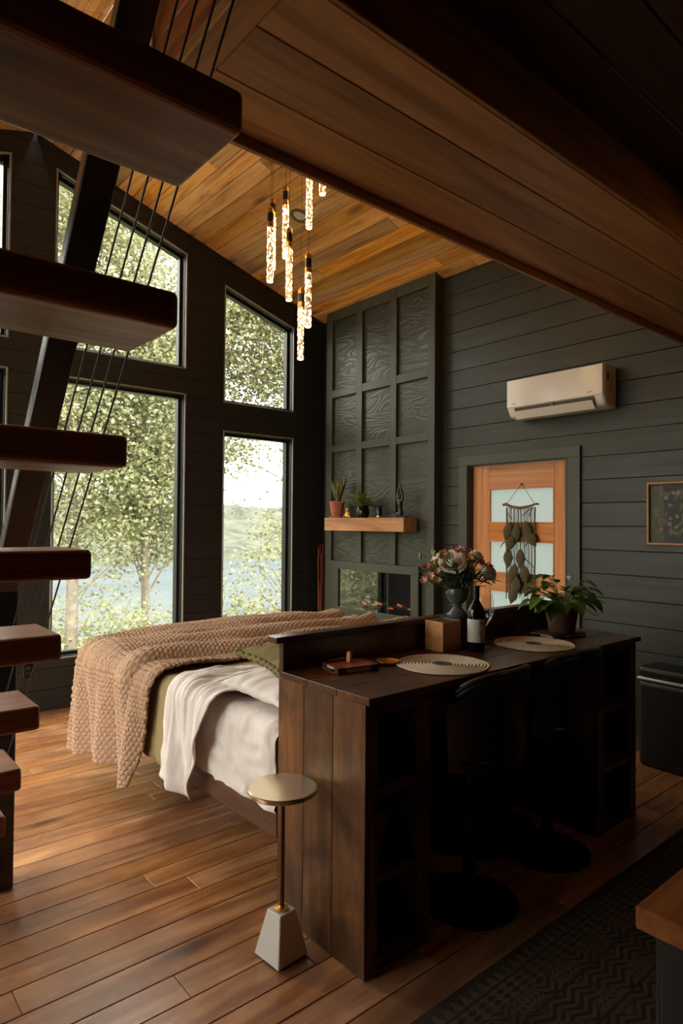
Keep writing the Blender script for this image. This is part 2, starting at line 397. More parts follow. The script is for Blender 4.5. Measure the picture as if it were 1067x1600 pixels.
# ------------------------------------------------------------------ mesh helpers
class MB:
    def __init__(s):
        s.v = []; s.f = []
    def poly(s, vs, fs):
        o = len(s.v); s.v += [tuple(v) for v in vs]; s.f += [tuple(i+o for i in f) for f in fs]; return s
    def box(s, x0, x1, y0, y1, z0, z1):
        return s.poly([(x0, y0, z0), (x1, y0, z0), (x1, y1, z0), (x0, y1, z0), (x0, y0, z1), (x1, y0, z1), (x1, y1, z1), (x0, y1, z1)],
                      [(0, 3, 2, 1), (4, 5, 6, 7), (0, 1, 5, 4), (1, 2, 6, 5), (2, 3, 7, 6), (3, 0, 4, 7)])
    def hexa(s, p):       # 8 points: bottom ring, top ring
        return s.poly(p, [(0, 3, 2, 1), (4, 5, 6, 7), (0, 1, 5, 4), (1, 2, 6, 5), (2, 3, 7, 6), (3, 0, 4, 7)])
    def prism(s, pts, d):  # planar polygon (3d) extruded by vector d
        n = len(pts); d = Vector(d); a = [Vector(p) for p in pts]
        vs = a + [p+d for p in a]
        return s.poly(vs, [tuple(range(n))[::-1], tuple(range(n, 2*n))] + [(i, (i+1) % n, n+(i+1) % n, n+i) for i in range(n)])
    def ring(s, outer, inner, d):
        n = len(outer); d = Vector(d)
        o = [Vector(p) for p in outer]; i_ = [Vector(p) for p in inner]
        vs = o + i_ + [p+d for p in o] + [p+d for p in i_]
        fs = []
        for k in range(n):
            j = (k+1) % n
            fs += [(k, j, n+j, n+k), (2*n+k, 3*n+k, 3*n+j, 2*n+j), (k, 2*n+k, 2*n+j, j), (n+k, n+j, 3*n+j, 3*n+k)]
        return s.poly(vs, fs)
    def tube(s, pts, r, n=8, caps=True, squash=None):
        pts = [Vector(p) for p in pts]; m = len(pts)
        rs = r if isinstance(r, (list, tuple)) else [r]*m
        o = len(s.v); ref = None
        for k, p in enumerate(pts):
            t = (pts[min(k+1, m-1)] - pts[max(k-1, 0)]).normalized()
            if ref is None:
                ref = t.orthogonal().normalized()
            ref = (ref - t*ref.dot(t))
            ref = ref.normalized() if ref.length > 1e-6 else t.orthogonal().normalized()
            b = t.cross(ref)
            for a in range(n):
                an = 2*PI*a/n
                s.v.append(tuple(p + rs[k]*(math.cos(an)*ref + math.sin(an)*b*(squash or 1))))
        for k in range(m-1):
            for a in range(n):
                c = (a+1) % n
                s.f.append((o+k*n+a, o+k*n+c, o+(k+1)*n+c, o+(k+1)*n+a))
        if caps:
            s.f.append(tuple(o+a for a in range(n))[::-1]); s.f.append(tuple(o+(m-1)*n+a for a in range(n)))
        return s
    def lathe(s, prof, n=28, c=(0, 0, 0), close=True):
        o = len(s.v); m = len(prof)
        for r, z in prof:
            for a in range(n):
                an = 2*PI*a/n; s.v.append((c[0]+r*math.cos(an), c[1]+r*math.sin(an), c[2]+z))
        for k in range(m-1):
            for a in range(n):
                b = (a+1) % n; s.f.append((o+k*n+a, o+k*n+b, o+(k+1)*n+b, o+(k+1)*n+a))
        if close:
            if prof[0][0] > 1e-5: s.f.append(tuple(o+a for a in range(n))[::-1])
            if prof[-1][0] > 1e-5: s.f.append(tuple(o+(m-1)*n+a for a in range(n)))
        return s
    def sphere(s, c, r, n=12, m=8, sc=(1, 1, 1)):
        o = len(s.v)
        for k in range(m+1):
            th = PI*k/m
            for a in range(n):
                an = 2*PI*a/n
                s.v.append((c[0]+r*sc[0]*math.sin(th)*math.cos(an), c[1]+r*sc[1]*math.sin(th)*math.sin(an), c[2]+r*sc[2]*math.cos(th)))
        for k in range(m):
            for a in range(n):
                b = (a+1) % n; s.f.append((o+k*n+a, o+(k+1)*n+a, o+(k+1)*n+b, o+k*n+b))
        return s
    def grid(s, fn, nu, nv):
        o = len(s.v)
        for i in range(nu+1):
            for j in range(nv+1):
                s.v.append(tuple(fn(i/nu, j/nv)))
        for i in range(nu):
            for j in range(nv):
                a = o+i*(nv+1)+j; s.f.append((a, a+nv+1, a+nv+2, a+1))
        return s
    def build(s, name, mat, parent=None, bevel=0.0, smooth=False, seg=1, loc=None, rot=None):
        me = bpy.data.meshes.new(name); me.from_pydata(s.v, [], s.f); me.update()
        if bevel or smooth == 'fix':
            bm = bmesh.new(); bm.from_mesh(me)
            bmesh.ops.remove_doubles(bm, verts=bm.verts, dist=1e-6)
            if bevel:
                bmesh.ops.bevel(bm, geom=[e for e in bm.edges if len(e.link_faces) == 2 and e.calc_face_angle(0) > .5], offset=bevel, segments=seg, affect='EDGES', profile=.5, clamp_overlap=True)
            bmesh.ops.recalc_face_normals(bm, faces=bm.faces)
            bm.to_mesh(me); bm.free()
        if smooth:
            me.polygons.foreach_set('use_smooth', [True]*len(me.polygons))
            if smooth == 'auto': me.set_sharp_from_angle(angle=.7)
        o = bpy.data.objects.new(name, me); COL.objects.link(o)
        me.materials.append(M[mat] if isinstance(mat, str) else mat)
        if parent is not None: o.parent = parent
        if loc is not None: o.location = loc
        if rot is not None: o.rotation_euler = rot
        return o

def BX(*a): return MB().box(*a)
def tag(o, label=None, cat=None, group=None, kind=None):
    if label: o['label'] = label
    if cat: o['category'] = cat
    if group: o['group'] = group
    if kind: o['kind'] = kind
    return o
def thing(name, label, cat, loc=(0, 0, 0), rz=0.0, group=None):
    o = bpy.data.objects.new(name, None); COL.objects.link(o); o.empty_display_size = .05
    o.location = loc; o.rotation_euler = (0, 0, rz)
    return tag(o, label, cat, group)
def struct(o, label=None, cat=None):
    return tag(o, label, cat, kind='structure')
def sempty(name, label=None, cat=None):
    o = bpy.data.objects.new(name, None); COL.objects.link(o); return struct(o, label, cat)
def mod_smooth(o, lv=1):
    m = o.modifiers.new('sub', 'SUBSURF'); m.levels = lv; m.render_levels = lv
def clip(poly, a, b, c):          # keep a*x+b*z+c >= 0 for 2d (x, z)
    out = []
    for i in range(len(poly)):
        p, q = poly[i], poly[(i+1) % len(poly)]
        dp = a*p[0]+b*p[1]+c; dq = a*q[0]+b*q[1]+c
        if dp >= 0: out.append(p)
        if (dp > 0) != (dq > 0) and abs(dp-dq) > 1e-9:
            t = dp/(dp-dq); out.append((p[0]+t*(q[0]-p[0]), p[1]+t*(q[1]-p[1])))
    return out
def area2(p):
    return abs(sum(p[i][0]*p[(i+1) % len(p)][1]-p[(i+1) % len(p)][0]*p[i][1] for i in range(len(p))))/2
def nz(x, y=0.0, z=0.0):
    return noise.noise(Vector((x, y, z)))

# ================================================================== FLOOR
fl = BX(XL, XR, YB, YW+.15, -.2, -.02).build('floor', 'gap'); struct(fl, 'warm brown plank floor of the cabin', 'floor')
PW = .1352
y = 2.335 - PW*18
while y < YW - .01:
    y1 = min(y+PW, YW)
    if y1 > -.2:
        x = XL - RND.random()*1.6
        while x < XR:
            L = RND.uniform(1.5, 2.6); x1 = min(x+L, XR)
            if x1 > XL + .02:
                a = max(x, XL)+.001
                BX(a, x1-.001, y+.0016, y1-.0016, -.018, 0).build('plank', 'floor', fl, bevel=.0018)
            x += L
    y = y1
BX(XL, XR, YB, -.2, -.018, -.002).build('floor_back', 'floor', fl)

# ================================================================== ROOF / CEILING
ceil = sempty('ceiling', 'knotty cedar plank ceiling sloping down to the right wall', 'ceiling')
cosS = 1/math.sqrt(1+SLOPE*SLOPE)
def ceil_pt(side, d, y, h):      # d = distance from ridge (horizontal), h above the underside
    x = XRIDGE + side*d
    z = ZE + SLOPE*(XR-XRIDGE) - SLOPE*d
    return (x + side*h*SLOPE*cosS, y, z + h*cosS)
def ceil_board(side, d0, d1, y0, y1, h0, h1):
    return [ceil_pt(side, d0, y0, h0), ceil_pt(side, d1, y0, h0), ceil_pt(side, d1, y1, h0), ceil_pt(side, d0, y1, h0),
            ceil_pt(side, d0, y0, h1), ceil_pt(side, d1, y0, h1), ceil_pt(side, d1, y1, h1), ceil_pt(side, d0, y1, h1)]
half = XR-XRIDGE
for side in (1, -1):
    MB().hexa(ceil_board(side, 0, half+.25, YB-.1, YW+.35, .022, .2)).build('roof_slab', 'gap', ceil)
    MB().hexa(ceil_board(side, 0, half, YB, -.4, .002, .02)).build('ceiling_back', 'ceiling', ceil)
    d = 0.0; CW = half/22
    while d < half-.01:
        yy = -.4 + RND.uniform(-1.5, 0)
        while yy < YW:
            L = RND.uniform(1.2, 2.8); y1 = min(yy+L, YW)
            if y1 > -.38:
                MB().hexa(ceil_board(side, d+.0026, d+CW-.0026, max(yy, -.4)+.001, y1-.001, 0, .02)).build('ceiling_board', 'ceiling', ceil, bevel=.0025)
            yy += L
        d += CW
# round recessed lamp in the ceiling
pt = ceil_pt(1, 3.2185-XRIDGE, 4.389, 0)
tl = thing('recessed_light', 'round recessed ceiling light, switched off, with a dark trim ring', 'light', pt)
tl.rotation_euler = (0, math.atan(SLOPE), 0)
MB().lathe([(.052, -.001), (.085, -.001), (.088, -.008), (.080, -.012), (.056, -.008), (.052, -.001)], 32, close=False).build('trim_ring', 'bronze', tl, smooth='auto')
MB().lathe([(0, -.004), (.053, -.003)], 32).build('lens', 'lamp_white', tl)

# ================================================================== WINDOW WALL
# windows: (x0, x1, z0, z1 or sloped top)
def wtop(x): return 3.877 + .31*(3.232-x) if x > 3.0 else 4.457 - .322*(x-1.618)
WIN = []
for mir in (0, 1):
    def mx(a): return a if not mir else 2*XRIDGE-a
    for (x0, x1, lz0, lz1, uz0, sl) in ((1.635, 2.745, .455, 2.738, 3.06, 1), (3.24, 4.008, .46, 2.43, 2.795, 1)):
        a, b = sorted((mx(x0), mx(x1)))
        WIN.append([(a, lz0), (b, lz0), (b, lz1), (a, lz1)])
        tz = lambda x: wtop(x if not mir else 2*XRIDGE-x)
        WIN.append([(a, uz0), (b, uz0), (b, tz(b)), (a, tz(a))])
PADW = .045      # frame width around the glass
def grow(w, p):
    (a, z0), (b, _), (_, zb), (_, za) = w
    s = (zb-za)/(b-a)
    return [(a-p, z0-p), (b+p, z0-p), (b+p, zb+p*(1+s) if False else zb+p+s*p), (a-p, za+p-s*p)]
OPEN = [grow(w, PADW) for w in WIN]
xs = sorted({round(q[0], 4) for w in OPEN for q in w})
cols = [XL] + xs + [XR]
# convex regions of solid wall
regions = []
colmap = {}
for w in OPEN:
    colmap.setdefault((round(w[0][0], 4), round(w[1][0], 4)), []).append(w)
pairs = sorted(colmap)
prev = XL
for a, b in pairs:
    regions.append((prev, a, 0, 9, None, None))
    lo, hi = colmap[(a, b)]
    regions.append((a, b, 0, lo[0][1], None, None))
    regions.append((a, b, lo[2][1], hi[0][1], None, None))
    s = (hi[2][1]-hi[3][1])/(b-a)
    regions.append((a, b, min(hi[2][1], hi[3][1])-.01, 9, (s, hi[3][1]-s*a), None))
    prev = b
regions.append((prev, XR, 0, 9, None, None))
def region_poly(reg, z0, z1):
    x0, x1, ra, rb, line, _ = reg
    z0 = max(z0, ra); z1 = min(z1, rb)
    if z1-z0 < .002: return []
    p = [(x0, z0), (x1, z0), (x1, z1), (x0, z1)]
    if line: p = clip(p, -line[0], 1, -line[1])
    if len(p) >= 3: p = clip(p, -SLOPE, -1, ZE+SLOPE*XR)
    if len(p) >= 3: p = clip(p, SLOPE, -1, ZE-SLOPE*XL)
    return p if len(p) >= 3 and area2(p) > .0005 else []
wf = MB()
for reg in regions:
    p = region_poly(reg, 0, 8)
    if p: wf.prism([(q[0], YW+.014, q[1]) for q in p], (0, .15, 0))
wall = wf.build('wall_front', 'gap'); struct(wall, 'dark shiplap gable wall around the tall windows', 'wall')
ROW = .1722
def shrink(p, g):
    cx = sum(q[0] for q in p)/len(p)
    return p
for k in range(30):
    z0, z1 = k*ROW+.0018, (k+1)*ROW-.0018
    if z1 < OPEN[0][0][1]-.02:
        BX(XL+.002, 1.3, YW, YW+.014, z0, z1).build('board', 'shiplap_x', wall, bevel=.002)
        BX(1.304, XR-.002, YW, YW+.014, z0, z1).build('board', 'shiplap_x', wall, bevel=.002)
        continue
    for reg in regions:
        p = region_poly(reg, z0, z1)
        if p: MB().prism([(q[0], YW, q[1]) for q in p], (0, .014, 0)).build('board', 'shiplap_x', wall)
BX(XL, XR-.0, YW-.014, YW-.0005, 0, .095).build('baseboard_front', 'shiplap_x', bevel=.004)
struct(bpy.data.objects['baseboard_front'], 'dark baseboard below the tall windows', 'baseboard')
names = ['lower window nearest the stair', 'sloped upper window nearest the stair', 'narrow lower window beside the fireplace wall', 'narrow sloped upper window beside the fireplace wall',
         'lower window far left of the stair', 'sloped upper window far left of the stair', 'narrow lower window at the left wall', 'narrow upper window at the left wall']
def at_y(p, yy): return [(q[0], yy, q[1]) for q in p]
for i, w in enumerate(WIN):
    wi = sempty('window_%d' % (i+1), 'black framed ' + names[i], 'window')
    ow = OPEN[i]
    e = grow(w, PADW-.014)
    MB().ring(at_y(ow, YW-.006), at_y(e, YW-.006), (0, .022, 0)).build('edge_trim', 'frame_glint', wi, bevel=.002)  # added pale ring, painting in the light caught by jamb and sill edges
    MB().ring(at_y(grow(w, PADW-.001), YW+.016), at_y(grow(w, PADW-.020), YW+.016), (0, .06, 0)).build('jamb', 'frame_black', wi)
    MB().ring(at_y(grow(w, PADW-.001), YW+.072), at_y(w, YW+.072), (0, .07, 0)).build('frame', 'frame_black', wi, bevel=.004)
    MB().prism(at_y(grow(w, .01), YW+.105), (0, .004, 0)).build('pane', 'window_glass', wi)
o = thing('window_crank', 'small black window lock on the jamb of the narrow lower window', 'lock', (4.042, YW-.01, .62))
BX(-.008, .008, -.012, .004, -.02, .02).build('lock_plate', 'black_metal', o, bevel=.002)
MB().tube([(0, -.01, .015), (0, -.016, .05)], .004, 6).build('lock_lever', 'black_metal', o)
o = thing('wall_outlet', 'small black outlet low on the window wall below the treads', 'outlet', (1.436, YW, .347))
BX(-.036, .036, -.006, 0, -.058, .058).build('cover_plate', 'black_gloss', o, bevel=.003)
for dz in (-.022, .022): BX(-.017, .017, -.009, -.004, dz-.014, dz+.014).build('socket', 'black_paint', o, bevel=.002)

# ================================================================== RIGHT WALL + DOOR
DY0, DY1, DZ = 2.625, 3.545, 2.065
wr = MB()
wr.box(XR+.014, XR+.16, YB-.15, DY0-.012, 0, ZE+.06); wr.box(XR+.014, XR+.16, DY1+.012, YW+.16, 0, ZE+.06); wr.box(XR+.014, XR+.16, DY0-.012, DY1+.012, DZ+.012, ZE+.06)
wallr = wr.build('wall_right', 'gap'); struct(wallr, 'dark green shiplap wall with the door', 'wall')
for k in range(23):
    z0, z1 = k*ROW+.0018, min((k+1)*ROW-.0018, ZE+.02)
    if z1-z0 < .01: continue
    cuts = [(-.4, 3.9)]
    if z0 < 2.15: cuts = [(-.4, 2.55), (3.60, 3.9)]
    if 2.156 < z1 < 2.3:      # the board that is notched around the door casing
        MB().prism([(XR, y_, z_) for y_, z_ in ((-.4, z0), (2.52, z0), (2.52, 2.15), (3.63, 2.15), (3.63, z0), (3.9, z0), (3.9, z1), (-.4, z1))], (.014, 0, 0)).build('board', 'shiplap_y', wallr)
        continue
    for a, b in cuts:
        if False:
            j = [1.2, 2.9, .3, 2.2][k % 4]
            segs = [(a, j-.001), (j+.001, b)]
        else: segs = [(a, b)]
        for c, d in segs: BX(XR, XR+.014, c, d, z0, z1).build('board', 'shiplap_y', wallr, bevel=.002)
BX(XR, XR+.0139, YB, -.402, 0, ZE).build('back_boards', 'shiplap_y', wallr)
for a, b, n in ((-.4, 2.497, 'baseboard_right'),):
    struct(BX(XR-.016, XR-.0005, a, b, 0, .093).build(n, 'trim', bevel=.004), 'dark green baseboard along the shiplap wall', 'baseboard')
dr = sempty('door_1', 'fir door with four frosted panes', 'door')
for nm, a in (('casing', (XR-.022, XR-.0005, 3.555, 3.652, 0, 2.07)), ('casing', (XR-.022, XR-.0005, 2.497, 2.595, 0, 2.07)), ('casing', (XR-.022, XR-.0005, 2.497, 3.652, 2.07, 2.155))):
    BX(*a).build(nm, 'trim', dr, bevel=.002)
MB().ring([(XR-.01, 2.590, -.01), (XR-.01, 3.56, -.01), (XR-.01, 3.56, 2.075), (XR-.01, 2.590, 2.075)], [(XR-.01, DY0-.001, 0), (XR-.01, DY1+.001, 0), (XR-.01, DY1+.001, DZ), (XR-.01, DY0-.001, DZ)], (.15, 0, 0)).build('jamb', 'black_paint', dr)
dx0, dx1 = XR+.05, XR+.092
SY0, SY1 = 2.751, 3.374
BX(dx0, dx1, DY0+.003, SY0, .008, DZ-.004).build('stile', 'door_z', dr, bevel=.002)
BX(dx0, dx1, SY1, DY1-.003, .008, DZ-.004).build('stile', 'door_z', dr, bevel=.002)
LZ = [(1.566, 1.868), (1.145, 1.428), (.72, 1.012), (.30, .59)]
rz = [(1.868, DZ-.004)] + [(LZ[i+1][1], LZ[i][0]) for i in range(3)] + [(.008, .30)]
for a, b in rz: BX(dx0, dx1, SY0+.001, SY1-.001, a, b).build('rail', 'door_y', dr, bevel=.002)
for a, b in LZ:
    pn = BX(dx0+.018, dx0+.024, SY0+.0005, SY1-.0005, a+.0005, b-.0005).build('pane', 'frosted', dr)
    MB().ring([(dx0-.003, SY0, a), (dx0-.003, SY1, a), (dx0-.003, SY1, b), (dx0-.003, SY0, b)], [(dx0-.003, SY0+.014, a+.014), (dx0-.003, SY1-.014, a+.014), (dx0-.003, SY1-.014, b-.014), (dx0-.003, SY0+.014, b-.014)], (.02, 0, 0)).build('glazing_bead', 'door_y', pn, bevel=.003)
hd = MB().lathe([(.026, 0), (.026, .008), (.012, .012), (.011, .04)], 16).build('handle', 'black_metal', dr, loc=(dx0, 2.685, 1.0), rot=(0, -PI/2, 0), smooth='auto')
MB().tube([(0, 0, .038), (-.002, .11, .04)], .009, 8).build('lever', 'black_metal', hd)

# ================================================================== LEFT AND BACK WALL (outside the picture)
wl = MB()
LW = (2.0, 5.3, .10, 3.0)
wl.box(XL-.15, XL, YB, LW[0], 0, ZE+.05); wl.box(XL-.15, XL, LW[1], YW+.15, 0, ZE+.05); wl.box(XL-.15, XL, LW[0], LW[1], 0, LW[2]); wl.box(XL-.15, XL, LW[0], LW[1], LW[3], ZE+.05)
struct(wl.build('wall_left', 'shiplap_y'), 'dark wall behind the stair', 'wall')
portal((XL-.16, (LW[0]+LW[1])/2, (LW[2]+LW[3])/2), (0, -PI/2, 0), LW[3]-LW[2], LW[1]-LW[0])
wi = sempty('window_9', 'wide window in the left wall', 'window')
q = [(LW[0], LW[2]), (LW[1], LW[2]), (LW[1], LW[3]), (LW[0], LW[3])]
MB().ring([(XL-.1, a, b) for a, b in q], [(XL-.1, LW[0]+.05, LW[2]+.05), (XL-.1, LW[1]-.05, LW[2]+.05), (XL-.1, LW[1]-.05, LW[3]-.05), (XL-.1, LW[0]+.05, LW[3]-.05)], (.06, 0, 0)).build('frame', 'frame_black', wi)
BX(XL-.08, XL-.076, LW[0]+.04, LW[1]-.04, LW[2]+.04, LW[3]-.04).build('pane', 'window_glass', wi)
zr = ZE+SLOPE*half
struct(MB().prism([(XL-.15, YB, 0), (XR+.15, YB, 0), (XR+.15, YB, ZE+.02), (XRIDGE, YB, zr+.1), (XL-.15, YB, ZE+.02)], (0, -.15, 0)).build('wall_back', 'shiplap_x'), 'dark wall behind the viewer', 'wall')

# ================================================================== LOFT
lf = sempty('ceiling_loft', 'underside of the cedar loft with its long front beam', 'ceiling')
LX, LY, LZ0 = .735, 1.70, 2.75
for a, b in ((1.499, 1.696), (1.302, 1.497), (1.128, 1.300)):
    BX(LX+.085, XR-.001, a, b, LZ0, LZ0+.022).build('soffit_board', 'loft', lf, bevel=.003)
BX(LX, LX+.083, 1.128, LY-.004, LZ0-.004, LZ0+.022).build('end_trim', 'loft_y', lf, bevel=.003)
BX(LX, XR-.001, LY-.003, LY+.018, LZ0-.032, 3.12).build('fascia', 'loft', lf, bevel=.003)
BX(LX+.021, XR-.001, 1.110, 1.127, LZ0-.002, 2.96).build('beam_side', 'loft', lf, bevel=.003)
for a, b in ((2.775, 2.888), (2.89, 3.003), (3.005, 3.12)):
    BX(LX, LX+.02, -.4, LY-.004, a, b).build('side_board', 'side_red', lf, bevel=.003)
BX(LX+.022, XR-.001, 1.13, LY-.005, LZ0+.024, 3.10).build('beam_core', 'gap', lf)
yy = 1.108
while yy > -1.5:
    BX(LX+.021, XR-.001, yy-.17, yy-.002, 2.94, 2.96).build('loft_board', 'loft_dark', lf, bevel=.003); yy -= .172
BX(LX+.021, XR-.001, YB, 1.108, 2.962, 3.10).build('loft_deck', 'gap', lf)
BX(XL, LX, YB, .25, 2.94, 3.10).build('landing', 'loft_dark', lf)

# ================================================================== FIREPLACE WALL
XF = 4.34
_b = MB()
for a in ((3.845, 4.115, 0, zceil(XF)-.004), (5.17, 5.398, 0, zceil(XF)-.004), (4.115, 5.17, 0, .68), (4.115, 5.17, 1.092, zceil(XF)-.004)): _b.box(XF+.036, XR+.012, *a)
fpw = _b.build('wall_fireplace', 'trim')
struct(fpw, 'dark green panelled fireplace wall with a grid of battens', 'wall')
stile = [(5.30, 5.398), (4.822, 4.912), (4.333, 4.420), (3.845, 3.932)]
rails = [(2.900, 2.980), (2.318, 2.388), (zceil(XF)-.11, zceil(XF)-.003)]
ztop = zceil(XF)-.003
for a, b in stile[:1]+stile[3:]: BX(XF, XF+.036, a, b, 0, ztop).build('stile', 'trim', fpw, bevel=.002)
for a, b in stile[1:3]:
    BX(XF, XF+.036, a, b, 1.166, ztop).build('stile', 'trim', fpw, bevel=.002)
    BX(XF, XF+.036, a, b, .0, .505).build('stile', 'trim', fpw, bevel=.002)
cols3 = [(4.9125, 5.2995), (4.4205, 4.8215), (3.9325, 4.3325)]
for a, b in cols3:
    for c, d in rails: BX(XF+.001, XF+.036, a, b, c, d).build('rail', 'trim', fpw, bevel=.002)
    for c, d in ((2.9805, ztop-.108), (2.3885, 2.8995), (1.166, 2.3175), (.1, .505)):
        BX(XF+.030, XF+.036, a, b, c, d).build('panel', 'plywood', fpw)
    BX(XF+.001, XF+.036, a, b, 0, .1).build('rail', 'trim', fpw, bevel=.002)
fp = thing('electric_fireplace', 'linear electric fireplace with black glass in a dark green surround', 'fireplace', (XF, 4.66, .506))
def fb(x0, x1, y0, y1, z0, z1): return BX(x0-XF, x1-XF, y0-4.66, y1-4.66, z0-.506, z1-.506)
FY0, FY1, GY0, GY1, GZ0, GZ1 = 4.022, 5.298, 4.121, 5.164, .688, 1.085
for a in ((FY0, FY1, GZ1, 1.165), (FY0, FY1, .506, GZ0), (FY0, GY0, GZ0, GZ1), (GY1, FY1, GZ0, GZ1)):
    fb(XF-.012, XF+.012, *a).build('surround', 'trim', fp, bevel=.002)
fb(XF+.004, XF+.008, GY0+.0005, GY1-.0005, GZ0+.0005, GZ1-.0005).build('glass', 'fire_glass', fp)
fb(XF+.10, XF+.104, GY0, GY1, GZ0, GZ1).build('firebox_back', 'back_black', fp)
fb(XF+.012, XF+.10, GY0, GY1, GZ0, GZ0+.02).build('ember_tray', 'back_black', fp)
fb(XF+.012, XF+.10, GY0, GY1, GZ1-.05, GZ1).build('firebox_top', 'back_black', fp)
for i in range(44):
    yy = GY0+.06 + (GY1-GY0-.12)*i/43 + RND.uniform(-.01, .01)
    mb = MB(); a = RND.uniform(-.6, .6); l = RND.uniform(.018, .05); zz = GZ0+.05+RND.uniform(0, .04)
    mb.tube([(.05-l*math.sin(a)*.4, yy-4.66-l*math.cos(a), zz-.506), (.05+l*math.sin(a)*.4, yy-4.66+l*math.cos(a), zz-.506+RND.uniform(-.01, .02))], RND.uniform(.007, .013), 6)
    mb.build('log', 'ember' if i % 6 == 0 else 'log', fp)
mt = thing('mantel_shelf', 'light wooden box mantel shelf above the fireplace', 'shelf', (4.25, 4.62, 1.485))
BX(-.09, .089, -.57, .57, 0, .13).build('shelf_body', 'mantel', mt, bevel=.003)
for yy in (-.4, .4): BX(.06, .088, yy-.06, yy+.06, -.004, .0).build('bracket_plate', 'black_metal', mt)

# ================================================================== STAIR
st = thing('open_stair', 'open riser timber stair with thick dark treads and a black sloped cable railing', 'staircase', (0, 3.0, 0))
TY = [2.74, 2.509, 2.311, 2.112, 1.911, 1.676, 1.450, 1.197, .954, .72, .49]
TZ = [.25, .508, .735, .985, 1.232, 1.480, 1.752, 2.018, 2.304, 2.57, 2.83]
SX0, SX1, TT = -.42, .58, .076
for k, (ty, tz) in enumerate(zip(TY, TZ)):
    BX(SX0, SX1, ty-3.0, ty-3.0+.25, tz-TT, tz).build('tread', 'tread', st, bevel=.013, seg=3)
def slopebar(x0, x1, ya, za, yb, zb, h):
    d = Vector((0, yb-ya, zb-za)).normalized(); n = Vector((0, -d.z, d.y))
    if n.z < 0: n = -n
    p = []
    for off in (0, h):
        for x, yy, zz in ((x0, ya, za), (x1, ya, za), (x1, yb, zb), (x0, yb, zb)):
            p.append((x, yy+n.y*off-3.0, zz+n.z*off))
    return p
MB().hexa(slopebar(.62, .72, 3.05, 1.166, .70, 4.12, .05)).build('handrail', 'rail_black', st, bevel=.004)
BX(.62, .72, -.02, .08, 0, 1.26).build('newel_post', 'rail_black', st, bevel=.004)
for c in (3.991, 4.133, 4.287, 4.463):
    MB().tube([(.67, 0-.02, c-1.173*2.98), (.67, .8-3.0, c-1.173*.8)], .003, 6).build('cable', 'cable', st)
MB().hexa(slopebar(-.03, .17, 2.95, 0.0, .55, 2.62, .16)).build('stringer', 'rail_black', st, bevel=.004)

# ================================================================== BAR DESK / HEADBOARD
DX0, DX1, DYF, DYBK, DCT = 1.488, 3.462, 1.622, 2.142, .96
dk = thing('bar_desk', 'dark stained wooden bar desk with raised back ledge and open cubbies', 'desk', (2.47, 1.88, 0))
def D(x0, x1, y0, y1, z0, z1): return BX(x0-2.47, x1-2.47, y0-1.88, y1-1.88, z0, z1)
for xx in (DX0, DX1-.028):
    for a, b, top in ((DYF, 1.797, DCT-.026), (1.798, 1.972, DCT-.026), (1.973, DYBK, 1.076 if False else DCT-.026)):
        D(xx, xx+.028, a+.0005, b-.0005, 0, top).build('end_panel', 'desk_z', dk, bevel=.0015)
D(DX0, DX1, 2.112, DYBK, DCT-.026, 1.074).build('back_ledge', 'desk_x', dk, bevel=.002)
D(DX0+.03, DX1-.03, 2.112, DYBK-.002, .001, DCT-.027).build('back_panel', 'desk_x', dk)
D(DX0-.042, DX1+.012, 2.098, 2.162, 1.0745, 1.10).build('ledge_cap', 'desk_x', dk, bevel=.003)
for a, b in ((1.596, 1.768), (1.769, 1.941), (1.942, 2.1115)):
    D(DX0-.008, DX1+.006, a+.0004, b-.0004, DCT-.025, DCT).build('countertop_board', 'desk_x', dk, bevel=.0015)
# face frames: two cubby columns
for (a, b, c, d) in ((DX0, 1.549, 1.754, 1.819), (3.055, 3.115, 3.40, DX1)):
    left = a == DX0
    for x0, x1 in ((a if not left else a+.029, b), (c, d if left else d-.029)):
        D(x0, x1, DYF, DYF+.024, 0, DCT-.026).build('stile', 'desk_z', dk, bevel=.0015)
    D(b, c, DYF, DYF+.024, .886, DCT-.026).build('rail', 'desk_x', dk, bevel=.0015)
    for z in (.60, .30, .02):
        D(b-.06 if left else a, d-.024 if left else c+.03, DYF+.004, 2.11, z, z+.03).build('shelf', 'desk_x', dk, bevel=.001)
    if left: D(1.795, 1.819, DYF+.026, 2.11, 0, DCT-.027).build('divider', 'desk_z', dk)
    else: D(3.055, 3.079, DYF+.026, 2.11, 0, DCT-.027).build('divider', 'desk_z', dk)
D(1.819, 3.055, DYF+.012, DYF+.036, .886, DCT-.026).build('apron', 'desk_x', dk, bevel=.0015)

# ================================================================== BED
BX0, BX1, BY0, BY1 = 1.50, 3.44, 2.165, 4.22
bd = thing('platform_bed', 'low wooden platform bed frame behind the bar desk', 'bed', (2.47, 3.2, 0))
def Bd(x0, x1, y0, y1, z0, z1): return BX(x0-2.47, x1-2.47, y0-3.2, y1-3.2, z0, z1)
Bd(BX0, BX0+.04, BY0, BY1, .272, .372).build('side_rail', 'bed_wood', bd, bevel=.003)
Bd(BX1-.04, BX1, BY0, BY1, .272, .372).build('side_rail', 'bed_wood', bd, bevel=.003)
Bd(BX0+.041, BX1-.041, BY1-.04, BY1, .272, .372).build('foot_rail', 'bed_wood', bd, bevel=.003)
for i in range(12):
    yy = BY0+.05+i*.165
    Bd(BX0+.041, BX1-.041, yy, yy+.09, .35, .37).build('slat', 'bed_wood', bd)
for xx in (2.0, 2.95):
    for yy in (2.35, 3.75): Bd(xx-.05, xx+.05, yy-.05, yy+.05, 0, .349).build('leg', 'bed_wood', bd)
ms = thing('mattress', 'thick mattress in a rumpled white fitted sheet', 'mattress', (2.47, 3.2, .374))
